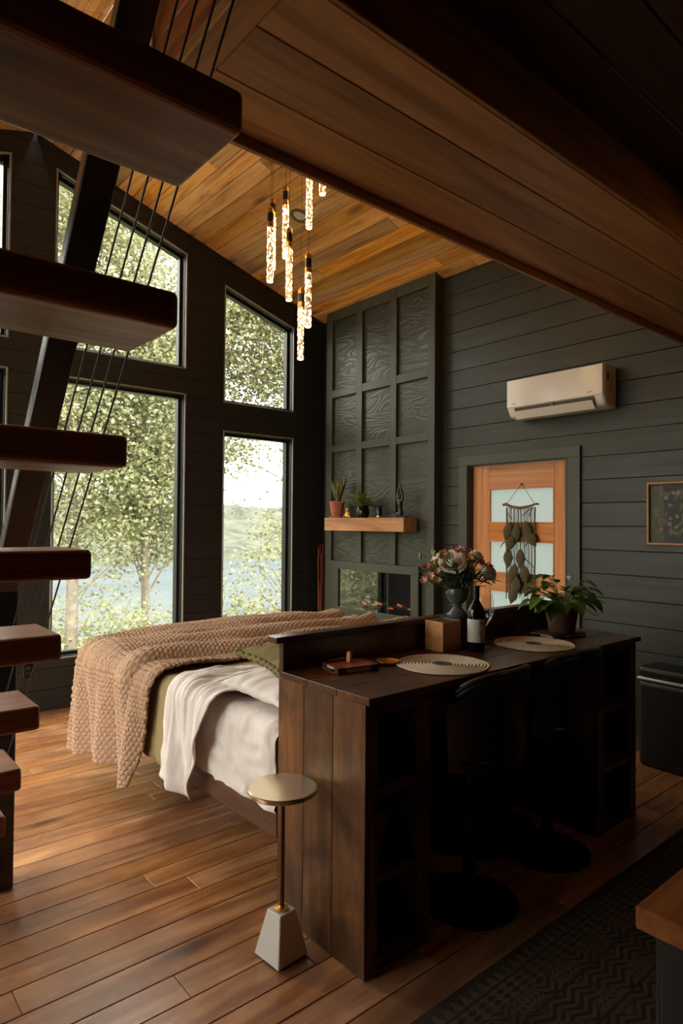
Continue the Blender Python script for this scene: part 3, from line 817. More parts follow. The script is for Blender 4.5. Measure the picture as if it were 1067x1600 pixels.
def fitted(u, v):
    # u around the section (left bottom -> up -> over the top -> right bottom), v along the bed
    W, H, r = BX1-BX0-.0, .358, .07
    yy = BY0+.0 + (BY1-.01-BY0)*v
    per = [(-W/2, 0), (-W/2, H-r)] + [(-W/2+r-r*math.cos(t), H-r+r*math.sin(t)) for t in np.linspace(.2, PI/2, 6)]
    per += [(-W/2+r+(W-2*r)*t, H) for t in np.linspace(.05, .95, 16)]
    per += [(W/2-r+r*math.sin(t), H-r+r*math.cos(t)) for t in np.linspace(0, PI/2-.1, 5)] + [(W/2, 0)]
    ls = [0]
    for a, b in zip(per, per[1:]): ls.append(ls[-1]+math.hypot(b[0]-a[0], b[1]-a[1]))
    s = u*ls[-1]
    for k in range(len(per)-1):
        if s <= ls[k+1]+1e-9:
            t = (s-ls[k])/(ls[k+1]-ls[k]); x = per[k][0]+t*(per[k+1][0]-per[k][0]); z = per[k][1]+t*(per[k+1][1]-per[k][1]); break
    side = max(0, 1-abs(x+W/2)/.1)
    w = .016*nz(yy*7, z*5+yy*3, 1.3)*side + .014*(1-2*abs(nz(yy*9+z*4, z*11-yy*5, 4.1)))*side
    wz = .010*nz(x*4, yy*5, 2.2) + .008*abs(nz(x*9+yy*4, yy*12, 6.))
    endt = min(v, 1-v); rr = max(0, 1-endt/.03)
    return (x*(1-.01*rr)-w-.006*side, yy-3.2, z + wz*(1 if z > .2 else 0) - .02*rr*(1 if z > .2 else .0))
MB().grid(fitted, 150, 170).build('fitted_sheet', 'white_sheet', ms, smooth=True)
MB().box(BX0-2.47+.015, BX1-2.47-.02, BY0-3.2+.01, BY1-3.2-.02, 0.002, .335).build('mattress_core', 'white_sheet', ms, bevel=.04, seg=3)

def drape(name, mat, root, x_right, near, far, ztop, hang, edge_x, r, fold_top, fold_side, ns, nv, extra=None, thick=.006, seed=0.0, topw=None):
    """cloth lying on the bed and hanging over its left side; near/far(s): y limits; hang(v): length below the edge"""
    Ltop = x_right - (edge_x + r)
    Larc = r*PI/2
    def fn(u, v):
        hl = hang(v); tot = Ltop+Larc+hl; s = u*tot
        yy = near(s, tot) + (far(s, tot)-near(s, tot))*v
        if s < Ltop:
            x, z, nxv, nzv, dn = x_right-s, ztop, 0, 1, 0
        elif s < Ltop+Larc:
            a = (s-Ltop)/r; x = edge_x+r-r*math.sin(a); z = ztop-r+r*math.cos(a); nxv, nzv, dn = -math.sin(a), math.cos(a), 0
        else:
            d = s-Ltop-Larc; x = edge_x; z = ztop-r-d; nxv, nzv, dn = -1, 0, d
        k = min(1.0, dn/max(hl, .01)) if dn > 0 else 0.0
        t = fold_top(s, yy)*(1-k) if dn == 0 else fold_top(Ltop+Larc, yy)*(1-k)
        off = t + fold_side(k, yy)*(k**.7 if k > 0 else 0)
        if extra: off += extra(s, yy)
        if topw and dn == 0 and s < Ltop: off += topw(x, yy)
        return (x+nxv*off-root.location.x, yy-root.location.y, z+nzv*off-root.location.z)
    o = MB().grid(fn, ns, nv).build(name, mat, root, smooth=True)
    if thick:
        sm = o.modifiers.new('solid', 'SOLIDIFY'); sm.thickness = thick; sm.offset = -1
    return o
# olive coverlet
cv = thing('olive_coverlet', 'olive green linen coverlet across the middle of the bed', 'blanket', (2.0, 3.5, .74))
drape('coverlet_cloth', 'olive', cv, 3.44, lambda s, t: 2.90+.02*math.sin(s*3), lambda s, t: 4.19, .758, lambda v: .365-.03*v, 1.435, .06,
      lambda s, y: .004*nz(s*5, y*9, 3.) + .004, lambda k, y: .012+.018*abs(math.sin(y*23+.6*math.sin(y*7))), 90, 120, thick=.004)
# white duvet folded back with its flap
dv = thing('white_duvet', 'white linen top sheet folded back, its corner hanging over the side of the bed', 'bedding', (2.0, 2.8, .74))
def dnear(s, t):
    k = max(0., (s-1.75)/.75)
    return 2.30+.20*min(1, s/1.9)+.30*k
def dfar(s, t):
    k = max(0., (s-1.55)/.9); return 2.965+.04*min(1, k)
drape('duvet_cloth', 'white_sheet', dv, 3.40, dnear, dfar, .772, lambda v: .46-.07*v, 1.425, .075,
      lambda s, y: .020*nz(s*2+y*3, y*9, 9.) + .024*max(0, nz(s*1.5, y*8+s*2, 2.)) + .012*(1-abs(nz(s*4+y*3, y*20, 5.))*2.2) + .005*(1-2*abs(nz(s*9, y*44+s*7, 8.))),
      lambda k, y: .022+.030*math.sin(y*19+1.0+k)*(.6+.4*k)+.016*math.sin(y*43+3*k)+.014*nz(y*24, k*5, 1.), 210, 130, thick=.008)
# knitted throw
tw = thing('knit_throw', 'chunky tan knitted throw blanket draped over the foot of the bed', 'blanket', (2.0, 3.6, .8))
PR, PC = .024, .021
def knit(s, y):
    row = math.floor(s/PR); a = abs(math.sin(PI*s/PR))**.6
    b = .55+.45*math.sin(2*PI*(y/PC+.5*(row % 2)))
    return .0095*a*b
def tfold(s, y):
    q = y + .10*math.sin(s*1.9+.4) + .05*nz(s*2.2, y*2, 3.)
    a1 = max(0, math.sin(q*15.5+.3))**.8; a2 = max(0, math.sin(q*34+1.2+s*1.4))
    return .075*a1*(.7+.6*nz(s*1.7, 2.)) + .020*a2 + .030*nz(s*2.6+5, q*5, 7.) + .016
def tside(k, y):
    return .050*math.sin(y*15.5+.9)+.030*math.sin(y*33+1.2*k)+.045
drape('throw_cloth', 'knit', tw, 3.42, lambda s, t: 3.14+.02*math.sin(s*2.3)+(.10*((s-2.0)/.6) if s > 2.0 else 0), lambda s, t: 4.16+.05*max(0, (s-1.9)), .772, lambda v: .475+.06*v+.03*math.sin(v*8+.5), 1.405, .085,
      tfold, tside, 520, 250, extra=knit, thick=.012)

def pillow(name, label, mat, loc, rot, sx, sy, h, ruffle=False, group=None):
    t = thing(name, label, 'pillow', loc); t.rotation_euler = rot
    def f(side):
        def g(u, v):
            a, b = u*2-1, v*2-1
            e = (1-a**4)*(1-b**4); pinch = 1-.10*(1-abs(a))*abs(b)**2*1.0
            z = side*h*(max(e, 0)**.55)*(1+.12*nz(a*2.3, b*2.3, side))
            if ruffle: z += side*.010*math.sin(a*16+b*5)*(e > .02)*min(1, e*3)
            k = 1-.09*(1-b*b)*abs(a)**3; k2 = 1-.09*(1-a*a)*abs(b)**3
            return (a*sx*k, b*sy*k2, z+.010*nz(a*5, b*5, 3.3))
        return g
    MB().grid(f(1), 36, 30).grid(lambda u, v: f(-1)(1-u, v), 36, 30).build('cushion', mat, t, smooth='fix')
    if ruffle:
        pts = []
        for i in range(140):
            q = i/140*4; k = int(q); w = q-k
            a, b = [(-1+2*w, -1), (1, -1+2*w), (1-2*w, 1), (-1, 1-2*w)][k]
            k1 = 1-.09*(1-b*b)*abs(a)**3; k2 = 1-.09*(1-a*a)*abs(b)**3
            pts.append((a*sx*k1*1.01, b*sy*k2*1.01, .008*math.sin(i*1.7)))
        MB().tube(pts+[pts[0]], .012, 6, caps=False).build('fringe', mat, t, smooth=True)
    return t
pillow('bed_pillow', 'white linen pillow lying flat against the bar desk, its corner showing', 'pillow_white', (1.90, 2.42, .812), (.05, -.02, .05), .40, .23, .05)
pillow('throw_pillow', 'olive green pillow with fringed edge leaning on the bar desk above the white pillow', 'olive_dark', (2.06, 2.55, .893), (.05, -.03, -.12), .38, .25, .055, True)

# ================================================================== DRINK TABLE
dt = thing('drink_table', 'small round brushed brass drink table on a tapered white marble base', 'table', (1.352, 1.915, 0), .08)
ht = .601
MB().hexa([(-.069, -.069, .006), (.069, -.069, .006), (.069, .069, .006), (-.069, .069, .006), (-.037, -.037, .165), (.037, -.037, .165), (.037, .037, .165), (-.037, .037, .165)]).build('marble_base', 'marble', dt, bevel=.003)
BX(-.062, .062, -.062, .062, 0, .0055).build('felt_pad', 'black_paint', dt)
MB().lathe([(.0, .1655), (.026, .1655), (.026, .172), (.013, .175), (.011, .18)], 24).build('collar', 'brass', dt, smooth='auto')
MB().tube([(0, 0, .175), (0, 0, ht-.02)], .0095, 16).build('pole', 'bronze', dt, smooth='auto')
MB().lathe([(.0, ht-.018), (.122, ht-.018), (.126, ht-.014), (.126, ht-.003), (.123, ht), (0, ht)], 64).build('disc_top', 'brass_brushed', dt, smooth='auto')
# ================================================================== BAR STOOLS
def stool(x, y, rz, label):
    t = thing('bar_stool', label, 'stool', (x, y, 0), rz, 'black bar stools at the bar desk')
    MB().lathe([(0, .001), (.195, .001), (.20, .006), (.195, .012), (.08, .028), (.035, .045), (.03, .06)], 40).build('base', 'black_metal', t, smooth='auto')
    MB().tube([(0, 0, .05), (0, 0, .38)], .029, 16).build('column', 'black_metal', t, smooth='auto')
    MB().tube([(0, 0, .36), (0, 0, .60)], .018, 12).build('piston', 'black_metal', t, smooth='auto')
    MB().tube([(.15*math.cos(a), .05+.15*math.sin(a), .27) for a in np.linspace(-.2, PI+.2, 18)], .010, 8).build('foot_ring', 'black_metal', t, smooth=True)
    def seat(u, v):
        a = 2*PI*u; th = PI*v
        sx = math.copysign(abs(math.cos(a))**.6, math.cos(a)); sy = math.copysign(abs(math.sin(a))**.6, math.sin(a))
        return (.22*math.sin(th)**.5*sx, .20*math.sin(th)**.5*sy, .635+.04*math.cos(th))
    MB().grid(seat, 40, 12).build('seat', 'leather', t, smooth=True)
    def back(u, v):
        # closed shell: outer then inner
        w = u*2
        inner = w > 1; q = (2-w) if inner else w
        a = (q-.5)*2                      # -1..1 along the back
        th = a*1.22
        R = .232-(.035 if inner else 0)
        topz = .375 - .10*abs(a)**3.2
        z = .60 + topz*v
        fl = 1+.12*v
        return (R*1.04*math.sin(th)*fl, -R*math.cos(th)*fl*.98+.015, z)
    mb = MB().grid(back, 56, 10)
    # close the rim
    o0 = 0; nv = 10
    for i in range(28):
        j = 56-i
        mb.f.append((i*(nv+1)+nv, (i+1)*(nv+1)+nv, (j-1)*(nv+1)+nv, j*(nv+1)+nv))
    o = mb.build('backrest', 'leather', t, smooth='fix')
    MB().tube([((.215*1.04*1.12)*math.sin(a*1.22), -.215*math.cos(a*1.22)*1.10+.015, .60+.375-.10*abs(a)**3.2) for a in np.linspace(-1, 1, 40)], .019, 8).build('piping', 'leather', t, smooth=True)
stool(2.14, 1.695, .05, 'black leather bar stool at the bar desk, nearer the brass drink table')
stool(2.75, 1.715, .0, 'black leather bar stool at the bar desk, nearer the trash bin')

# ================================================================== TRASH BIN, ISLAND, RUG
tb = thing('trash_bin', 'black rectangular trash bin with a pale metal rim against the shiplap wall', 'bin', (4.31, 1.70, 0), -.05)
BX(-.115, .115, -.255, .255, 0, .552).build('bin_body', 'bin_black', tb, bevel=.03, seg=4)
BX(-.118, .118, -.258, .258, .552, .574).build('bin_rim', 'bin_rim', tb, bevel=.008, seg=2)
BX(-.116, .116, -.255, .255, .575, .645).build('bin_lid', 'bin_black', tb, bevel=.028, seg=4)
isl = thing('kitchen_island', 'kitchen island with wooden top and black cabinet, corner by the rug', 'cabinet', (1.107, .52, 0))
for k, (a, b) in enumerate(((-.13, 0), (-.262, -.132), (-.394, -.264), (-.526, -.396), (-.66, -.528))):
    BX(0, 1.6, a, b, .862, .90).build('top_board', 'island', isl, bevel=.002)
BX(.028, 1.57, -.63, -.03, .08, .8615).build('cabinet_body', 'island_black', isl, bevel=.003)
BX(.05, 1.55, -.60, -.06, 0, .0795).build('toe_kick', 'black_metal', isl)
for k in range(3):
    dd = BX(.05+k*.5, .53+k*.5, -.030, -.012, .12, .84).build('door', 'island_black', isl, bevel=.003)
    MB().tube([(.28+k*.5-.06, .006, .76), (.28+k*.5+.06, .006, .76)], .006, 8).build('handle', 'black_metal', dd)
rg = BX(-1.35, 1.35, -.45, .45, 0, .009).build('area_rug', 'rug', bevel=.003, loc=(2.60, .942, .001), rot=(0, 0, 0))
tag(rg, 'worn dark brown and cream patterned runner rug beside the bar desk', 'rug')

# warm lamp over the kitchen, out of the picture to the right
kl = thing('kitchen_lamp', 'small warm dome lamp hanging under the loft over the kitchen', 'lamp', (3.0, .62, 2.62))
MB().lathe([(.10, 0), (.085, .05), (.04, .085), (.012, .095), (.012, .318)], 28, close=False).build('shade', 'black_metal', kl, smooth='auto')
MB().sphere((0, 0, .035), .03, 14, 10).build('bulb', 'tip', kl, smooth=True)
_kd = bpy.data.lights.new('bulb_light', 'POINT'); _kd.energy = 2.2; _kd.color = (1.0, .52, .22); _kd.shadow_soft_size = .04
_ko = bpy.data.objects.new('bulb_light', _kd); COL.objects.link(_ko); _ko.parent = kl; _ko.location = (0, 0, -.03)

# ================================================================== AIR CONDITIONER
ac = thing('air_conditioner', 'white wall mounted air conditioner above the door', 'air conditioner', (XR, 2.62, 2.39))
def ac_sec(off=0):
    # profile in (x, z): x negative into the room
    return [(-.005, .0), (-.10, .0), (-.165, .015), (-.197, .075), (-.200, .11), (-.200, .275), (-.190, .298), (-.165, .305), (-.005, .305)]
W = .40
pr = ac_sec()
mb = MB(); mb.prism([(x, -W, z) for x, z in pr], (0, 2*W, 0))
mb.build('body', 'plastic_white', ac, bevel=.02, seg=4, smooth='auto')
BX(-.2055, -.195, -W+.004, W-.004, .085, .30).build('front_panel', 'plastic_white', ac, bevel=.0048, seg=3)
MB().hexa([(-.199, -W+.07, .072), (-.199, W-.07, .072), (-.168, W-.07, .012), (-.168, -W+.07, .012), (-.202, -W+.07, .080), (-.202, W-.07, .080), (-.172, W-.07, .006), (-.172, -W+.07, .006)]).build('outlet_slot', 'plastic_shadow', ac)
MB().hexa([(-.214, -W+.075, .046), (-.214, W-.075, .046), (-.172, W-.075, -.002), (-.172, -W+.075, -.002), (-.218, -W+.075, .050), (-.218, W-.075, .050), (-.176, W-.075, -.008), (-.176, -W+.075, -.008)]).build('flap', 'plastic_white', ac, bevel=.001)
BX(-.206, -.196, -.012, .012, .05, .082).build('flap_hinge', 'plastic_shadow', ac)
for yc, n in ((-.30, 9), (.33, 8)):
    for i in range(n):
        BX(-.2062, -.2053, yc-.022+i*.005, yc-.022+i*.005+.0034, .108, .1135).build('logo_mark', 'dark_ink', ac)
BX(-.12, -.06, -W-.0008, -W+.0, .12, .24).build('side_label', 'paper', ac)
BX(-.15, -.125, -W-.0008, -W+.0, .19, .25).build('side_label', 'dark_ink', ac)

# ================================================================== PICTURE
pc = thing('framed_picture', 'dark botanical flower print in a thin golden wood frame on the shiplap wall', 'picture', (XR-.002, 1.70, 1.428))
PWd, PH = .60, .424
q = [(0, -PWd/2, 0), (0, PWd/2, 0), (0, PWd/2, PH), (0, -PWd/2, PH)]
MB().ring([(-.03, a, b) for _, a, b in q], [(-.03, -PWd/2+.014, .014), (-.03, PWd/2-.014, .014), (-.03, PWd/2-.014, PH-.014), (-.03, -PWd/2+.014, PH-.014)], (.028, 0, 0)).build('frame', 'frame_wood', pc, bevel=.002)
M['print_bg'] = plain('print_black', (20, 18, 15), .5)
M['print_green'] = plain('print_green', (62, 66, 28), .5, noise_amt=.5, nscale=25)
M['print_leaf'] = plain('print_leaf', (92, 86, 58), .5, noise_amt=.4, nscale=30)
M['print_flower'] = plain('print_flower', (140, 126, 108), .5, noise_amt=.3, nscale=30)
M['print_pink'] = plain('print_pink', (160, 110, 96), .5, noise_amt=.3, nscale=30)
pb = BX(-.012, -.002, -PWd/2+.014, PWd/2-.014, .014, PH-.014).build('print', 'print_bg', pc)
BX(-.0126, -.0121, PWd/2-.11, PWd/2-.022, .02, PH-.03).build('print_field', 'print_green', pb)
rp = random.Random(3)
lv, fv, kv = MB(), MB(), MB()
for i in range(46):
    y0, z0 = rp.uniform(-.25, .27), rp.uniform(.05, .33); a = rp.uniform(0.3, 2.8); L = rp.uniform(.04, .1); w = L*.16
    d = (math.cos(a), math.sin(a)); n = (-d[1], d[0]); x = -.0130-i*.00004
    pts = [(x, y0+d[0]*L*t+n[0]*w*s, z0+d[1]*L*t+n[1]*w*s) for t, s in ((0, 0), (.3, .8), (.6, .9), (1, 0), (.6, -.9), (.3, -.8))]
    pts = [(p[0], max(-.28, min(.28, p[1])), max(.018, min(PH-.018, p[2]))) for p in pts]
    lv.poly(pts, [(0, 1, 2, 3, 4, 5)])
for i in range(30):
    y0, z0 = rp.uniform(-.26, .26), rp.uniform(.06, .37); x = -.0152-i*.00003
    for k in range(5):
        a = k*2*PI/5+i; r = rp.uniform(.006, .010)
        pts = [(x, y0+r*.9*math.cos(a)+r*.75*math.cos(b), z0+r*.9*math.sin(a)+r*.75*math.sin(b)) for b in np.linspace(0, 2*PI, 8)[:-1]]
        (kv if i % 4 == 0 else fv).poly(pts, [tuple(range(7))])
lv.build('print_leaves', 'print_leaf', pb); fv.build('print_flowers', 'print_flower', pb); kv.build('print_pink_flowers', 'print_pink', pb)

# ================================================================== WALL HANGING
wh = thing('wall_hanging', 'macrame wall hanging of dark leaf tassels on a driftwood stick, hung on the door', 'wall decoration', (XR+.03, 3.047, .92))
def W3(y, z, x=0): return (x, y-3.047, z-.92)
MB().tube([W3(3.218, 1.722), W3(3.19, 1.728), W3(3.13, 1.705), W3(3.05, 1.695), W3(2.97, 1.706), W3(2.90, 1.726), W3(2.878, 1.722)], [.010, .014, .012, .012, .011, .009, .007], 8).build('driftwood', 'driftwood', wh, smooth=True)
MB().tube([W3(3.185, 1.725), W3(3.047, 1.892, .012), W3(2.912, 1.722)], .0025, 5).build('hanging_cord', 'strand', wh)
BX(.006, .024, -.006, .006, .964, .976).build('hook', 'black_metal', wh)
rs = random.Random(5)
for i in range(26):
    yy = 2.915+.27*i/25
    pts = []; zb = .93+rs.uniform(0, .10)
    for k in range(9):
        z = 1.70-(1.70-zb)*k/8; pts.append(W3(yy+.006*nz(i*3.3, z*5), z, .004+.004*nz(i, z*3)))
    MB().tube(pts, .0022+.0012*(i % 3 == 0)+(.002 if i in (0, 25) else 0), 4).build('strand', 'strand', wh)
lw = [(3.165, 1.50, .095, .30), (3.085, 1.475, .105, .15), (2.975, 1.50, .11, -.25), (2.93, 1.44, .08, -.6), (3.155, 1.28, .10, .05), (3.035, 1.28, .10, .0), (3.10, 1.16, .10, .25), (2.99, 1.16, .095, -.2), (3.07, 1.06, .09, .1), (3.10, .98, .09, .3), (3.13, 1.40, .08, .4)]
for i, (yy, zz, hl, an) in enumerate(lw):
    def lf_(u, v, hl=hl, an=an, yy=yy, zz=zz, i=i):
        t = u*2-1; w = .046*(1-abs(t)**1.5)**.9*(1+.2*t); s = v*2-1
        a, b = s*w, t*hl*.86
        yl = a*math.cos(an)-b*math.sin(an); zl = a*math.sin(an)+b*math.cos(an)
        return W3(yy+yl, zz+zl, -.008-.012*(1-s*s)*(1-t*t)-.002*i)
    o = MB().grid(lf_, 14, 8).build('leaf_tassel', 'feather', wh, smooth=True)
    sm = o.modifiers.new('solid', 'SOLIDIFY'); sm.thickness = .004
for a, b in (((3.18, 1.67), (3.12, 1.60)), ((3.02, 1.63), (2.92, 1.70)), ((2.96, 1.62), (2.93, 1.69)), ((3.235, 1.37), (3.18, 1.42)), ((2.90, 1.49), (3.00, 1.38)), ((3.2, 1.26), (3.14, 1.22)), ((2.92, 1.22), (2.99, 1.28)), ((2.93, 1.14), (3.03, 1.10))):
    MB().tube([W3(*a, -.01), W3((a[0]+b[0])/2, (a[1]+b[1])/2+.006, -.014), W3(*b, -.01)], .004, 5).build('knotted_cord', 'strand', wh)

# ================================================================== PENDANT LIGHTS
pend = [('leftmost crackle glass pendant light, in front', 2.25, 3.378, 3.565), ('crackle glass pendant light half hidden right behind the leftmost one', 2.371, 3.534, 3.723),
        ('crackle glass pendant light above another one, second column from the left', 2.41, 3.44, 3.782), ('long crackle glass pendant light in the second column, lower one', 2.395, 3.375, 3.479),
        ('crackle glass pendant light just under the loft edge, third column', 2.54, 3.358, 3.989), ('topmost crackle glass pendant light, mostly hidden by the loft edge', 2.573, 3.259, 4.187),
        ('crackle glass pendant light in the right column, beside the lowest one', 2.456, 3.25, 3.290), ('lowest hanging crackle glass pendant light', 2.525, 3.419, 3.127)]
PL = dict(cap=.138, glass=.343)
for lab, x, y, zt in pend:
    t = thing('pendant_light', lab, 'pendant light', (x, y, zt-PL['cap']-PL['glass']), 0, 'crackle glass pendant lights over the bed')
    g, c = PL['glass'], PL['cap']
    zc = zceil(x)-(zt-c-g)
    MB().lathe([(0, .0), (.018, 0), (.0205, .004), (.0205, g-.001), (0, g-.001)], 20).build('glass_tube', 'crackle', t, smooth='auto')
    MB().lathe([(0, -.004), (.017, -.004), (.0195, -.0005), (0, -.0005)], 20).build('tip', 'tip', t, smooth='auto')
    MB().lathe([(0, g), (.0212, g), (.0212, g+.035), (0, g+.035)], 20).build('brass_collar', 'brass', t, smooth='auto')
    MB().lathe([(0, g+.0355), (.0205, g+.0355), (.0205, g+.092), (0, g+.092)], 20).build('black_sleeve', 'black_paint', t, smooth='auto')
    MB().lathe([(0, g+.0925), (.0195, g+.0925), (.0195, g+.118), (.012, g+.128), (.006, g+c), (0, g+c)], 20).build('brass_cap', 'brass', t, smooth='auto')
    MB().tube([(0, 0, g+c-.002), (0, 0, zc-.002)], .0016, 5).build('wire', 'wire', t)
cn = thing('pendant_canopy', 'round brass ceiling canopy above the pendant cluster', 'ceiling canopy', (2.43, 3.38, zceil(2.43)-.004))
cn.rotation_euler = (0, math.atan(SLOPE), 0)
MB().lathe([(0, -.03), (.22, -.03), (.225, -.025), (.225, 0), (0, 0)], 48).build('canopy_plate', 'brass', cn, smooth='auto')

# ================================================================== MANTEL OBJECTS
ZM = 1.6155
def leafblade(mb, base, d, L, w, curl=.3, fold=.3, up_=Vector((0, 0, 1)), nu=6):
    d = Vector(d).normalized(); side = d.cross(up_)
    side = side.normalized() if side.length > 1e-3 else Vector((1, 0, 0))
    nrm = side.cross(d)
    o = len(mb.v)
    for i in range(nu+1):
        t = i/nu; ww = w*math.sin(PI*min(1, t*.92+.06))**.8*(1-.25*t)
        c = Vector(base)+d*L*t*(1-.15*curl*t) - up_*curl*L*t*t*.6
        for s in (-1, 0, 1):
            mb.v.append(tuple(c+side*ww*s+nrm*abs(s)*fold*ww))
    for i in range(nu):
        for s in range(2):
            a = o+i*3+s; mb.f.append((a, a+1, a+4, a+3))
sn = thing('snake_plant', 'snake plant with yellow edged leaves in a terracotta pot on the mantel', 'plant', (4.245, 5.085, ZM))
MB().lathe([(0, 0), (.080, 0), (.084, .012), (.078, .014)], 28).build('saucer', 'terracotta', sn, smooth='auto')
MB().lathe([(0, .0145), (.058, .0145), (.080, .158), (.086, .16), (.086, .17), (.074, .17), (.072, .15), (0, .15)], 28).build('pot', 'terracotta', sn, smooth='auto')
MB().lathe([(0, .152), (.071, .152)], 20).build('soil', 'soil', sn)
for i in range(11):
    a = i*2.4; r0 = .015+.03*(i % 3)/2; lean = .12+.30*((i*7) % 5)/5
    L = .20+.10*((i*3) % 4)/4
    def bl(u, v, a=a, L=L, lean=lean, r0=r0, wid=1.0, dx=0.0):
        w = .021*math.sin(PI*(.12+.86*u))**.7*wid; s = (v*2-1)*w
        rr = r0+L*lean*u*u+.010*math.sin(u*5+a)
        return (math.cos(a)*rr-math.sin(a)*s + dx*math.cos(a), math.sin(a)*rr+math.cos(a)*s+dx*math.sin(a), .15+L*u+.6*abs(s)*.2)
    lf = MB().grid(lambda u, v: bl(u, v, wid=.72), 10, 4).build('leaf', 'snake', sn, smooth=True)
    MB().grid(lambda u, v: bl(u, v, dx=-.0008), 10, 4).build('leaf_edge', 'snake_edge', lf, smooth=True)
fg = thing('frog_figurine', 'small golden seated frog figurine between the plants on the mantel', 'figurine', (4.195, 4.86, ZM))
mb = MB()
mb.tube([(0, 0, .012), (0, 0, .035), (-.002, 0, .06)], [.026, .024, .014], 10).sphere((-.004, 0, .075), .017, 10, 8)
mb.sphere((-.008, -.010, .089), .0065, 8, 6).sphere((-.008, .010, .089), .0065, 8, 6)
for s in (-1, 1):
    mb.tube([(0, s*.015, .055), (-.006, s*.030, .035), (-.018, s*.036, .020)], [.0065, .006, .006], 8)
    mb.tube([(0, s*.016, .014), (-.012, s*.045, .012), (-.028, s*.018, .010)], [.012, .010, .009], 8)
o = mb.build('figure', 'gold', fg, smooth=True); rm = o.modifiers.new('re', 'REMESH'); rm.mode = 'VOXEL'; rm.voxel_size = .003; rm.use_smooth_shade = True
fr = thing('potted_fern', 'small light green fern in a black pot in the middle of the mantel', 'plant', (4.235, 4.68, ZM))
MB().lathe([(0, 0), (.046, 0), (.066, .035), (.068, .07), (.056, .105), (.060, .115), (.052, .115), (.048, .10), (0, .10)], 26).build('pot', 'black_gloss', fr, smooth='auto')
MB().lathe([(0, .103), (.05, .103)], 18).build('soil', 'soil', fr)
rf = random.Random(11)
for i in range(80):
    a = rf.uniform(0, 2*PI); L = rf.uniform(.18, .29); el = rf.uniform(.45, 1.45)
    L *= .5 if math.cos(a) > .25 else 1.0
    mb = MB(); pts = []
    d = Vector((math.cos(a)*math.cos(el), math.sin(a)*math.cos(el), math.sin(el)))
    for k in range(8):
        t = k/7; pts.append(Vector((d.x*.02, d.y*.02, .10))+d*L*t-Vector((0, 0, 1))*L*.35*t*t)
    mb.tube(pts, .0012, 4)
    for k in range(2, 8):
        for s in (-1, 1):
            sd = d.cross(Vector((0, 0, 1))); sd = (sd.normalized() if sd.length > .01 else Vector((1, 0, 0)))*s
            leafblade(mb, pts[k], sd+d*.5, .050*(1.15-k/9), .016, .3, .1, nu=3)
    mb.build('frond', 'fern', fr, smooth=True)
cy = thing('metal_candle_holder', 'shiny dark metal cylinder candle holder on the mantel', 'candle holder', (4.22, 4.43, ZM))
MB().lathe([(0, 0), (.026, 0), (.027, .004), (.027, .105), (.023, .112), (0, .112)], 24).build('holder', 'black_gloss', cy, smooth='auto')
MB().lathe([(.0272, .004), (.0276, .006), (.0276, .016), (.0272, .018)], 24, close=False).build('band', 'brass', cy, smooth='auto')
cy2 = thing('copper_tealight', 'short copper tealight cup behind the metal cylinder on the mantel', 'candle holder', (4.262, 4.475, ZM))
MB().lathe([(0, 0), (.026, 0), (.026, .062), (.023, .062), (.023, .01), (0, .01)], 22).build('cup', 'bronze', cy2, smooth='auto')
ys = thing('yoga_statue', 'black statue of a seated figure with arms raised overhead on the mantel', 'statue', (4.235, 4.17, ZM)); ys.scale = (1.05, 1.15, 1.04)
mb = MB()
mb.box(-.03, .03, -.05, .07, 0, .006)
mb.tube([(0, .0, .025), (0, .045, .022), (0, .10, .016), (0, .135, .012)], [.024, .019, .013, .008], 10)
mb.tube([(0, -.01, .024), (-.02, .03, .03), (-.03, .005, .018), (-.02, -.03, .014)], [.024, .018, .013, .009], 10)
mb.tube([(0, -.005, .02), (0, -.008, .06), (0, -.004, .085), (0, .0, .12), (0, .0, .148), (0, .0, .165)], [.028, .021, .017, .025, .022, .009], 12)
mb.sphere((0, .001, .188), .0175, 12, 10, (1, .9, 1.25))
for s in (-1, 1):
    mb.tube([(0, s*.022, .145), (0, s*.030, .175), (0, s*.026, .215), (0, s*.012, .255), (0, s*.003, .30)], [.014, .0125, .011, .010, .006], 8)
o = mb.build('figure', 'black_paint', ys, smooth=True); rm = o.modifiers.new('re', 'REMESH'); rm.mode = 'VOXEL'; rm.voxel_size = .0035; rm.use_smooth_shade = True
# twigs in the corner
tw2 = thing('twig_bundle', 'tall reddish bare twigs standing in the corner beside the fireplace wall', 'twigs', (4.36, 5.50, 0))
MB().lathe([(0, 0), (.045, 0), (.055, .12), (.040, .28), (.046, .30), (.040, .30), (.036, .27), (0, .02)], 20).build('floor_vase', 'black_paint', tw2, smooth='auto')
for i in range(6):
    a = i*1.1; pts = []
    for k in range(9):
        t = k/8; pts.append((.015*math.cos(a)+.018*nz(i*5, t*3)+.012*t*math.cos(a), .015*math.sin(a)+.018*nz(t*3, i*4)+.012*t*math.sin(a), .05+t*(1.18+.14*((i*3) % 4)/4)))
    MB().tube(pts, [.009-.004*k/8 for k in range(9)], 6).build('twig', 'stick', tw2, smooth=True)

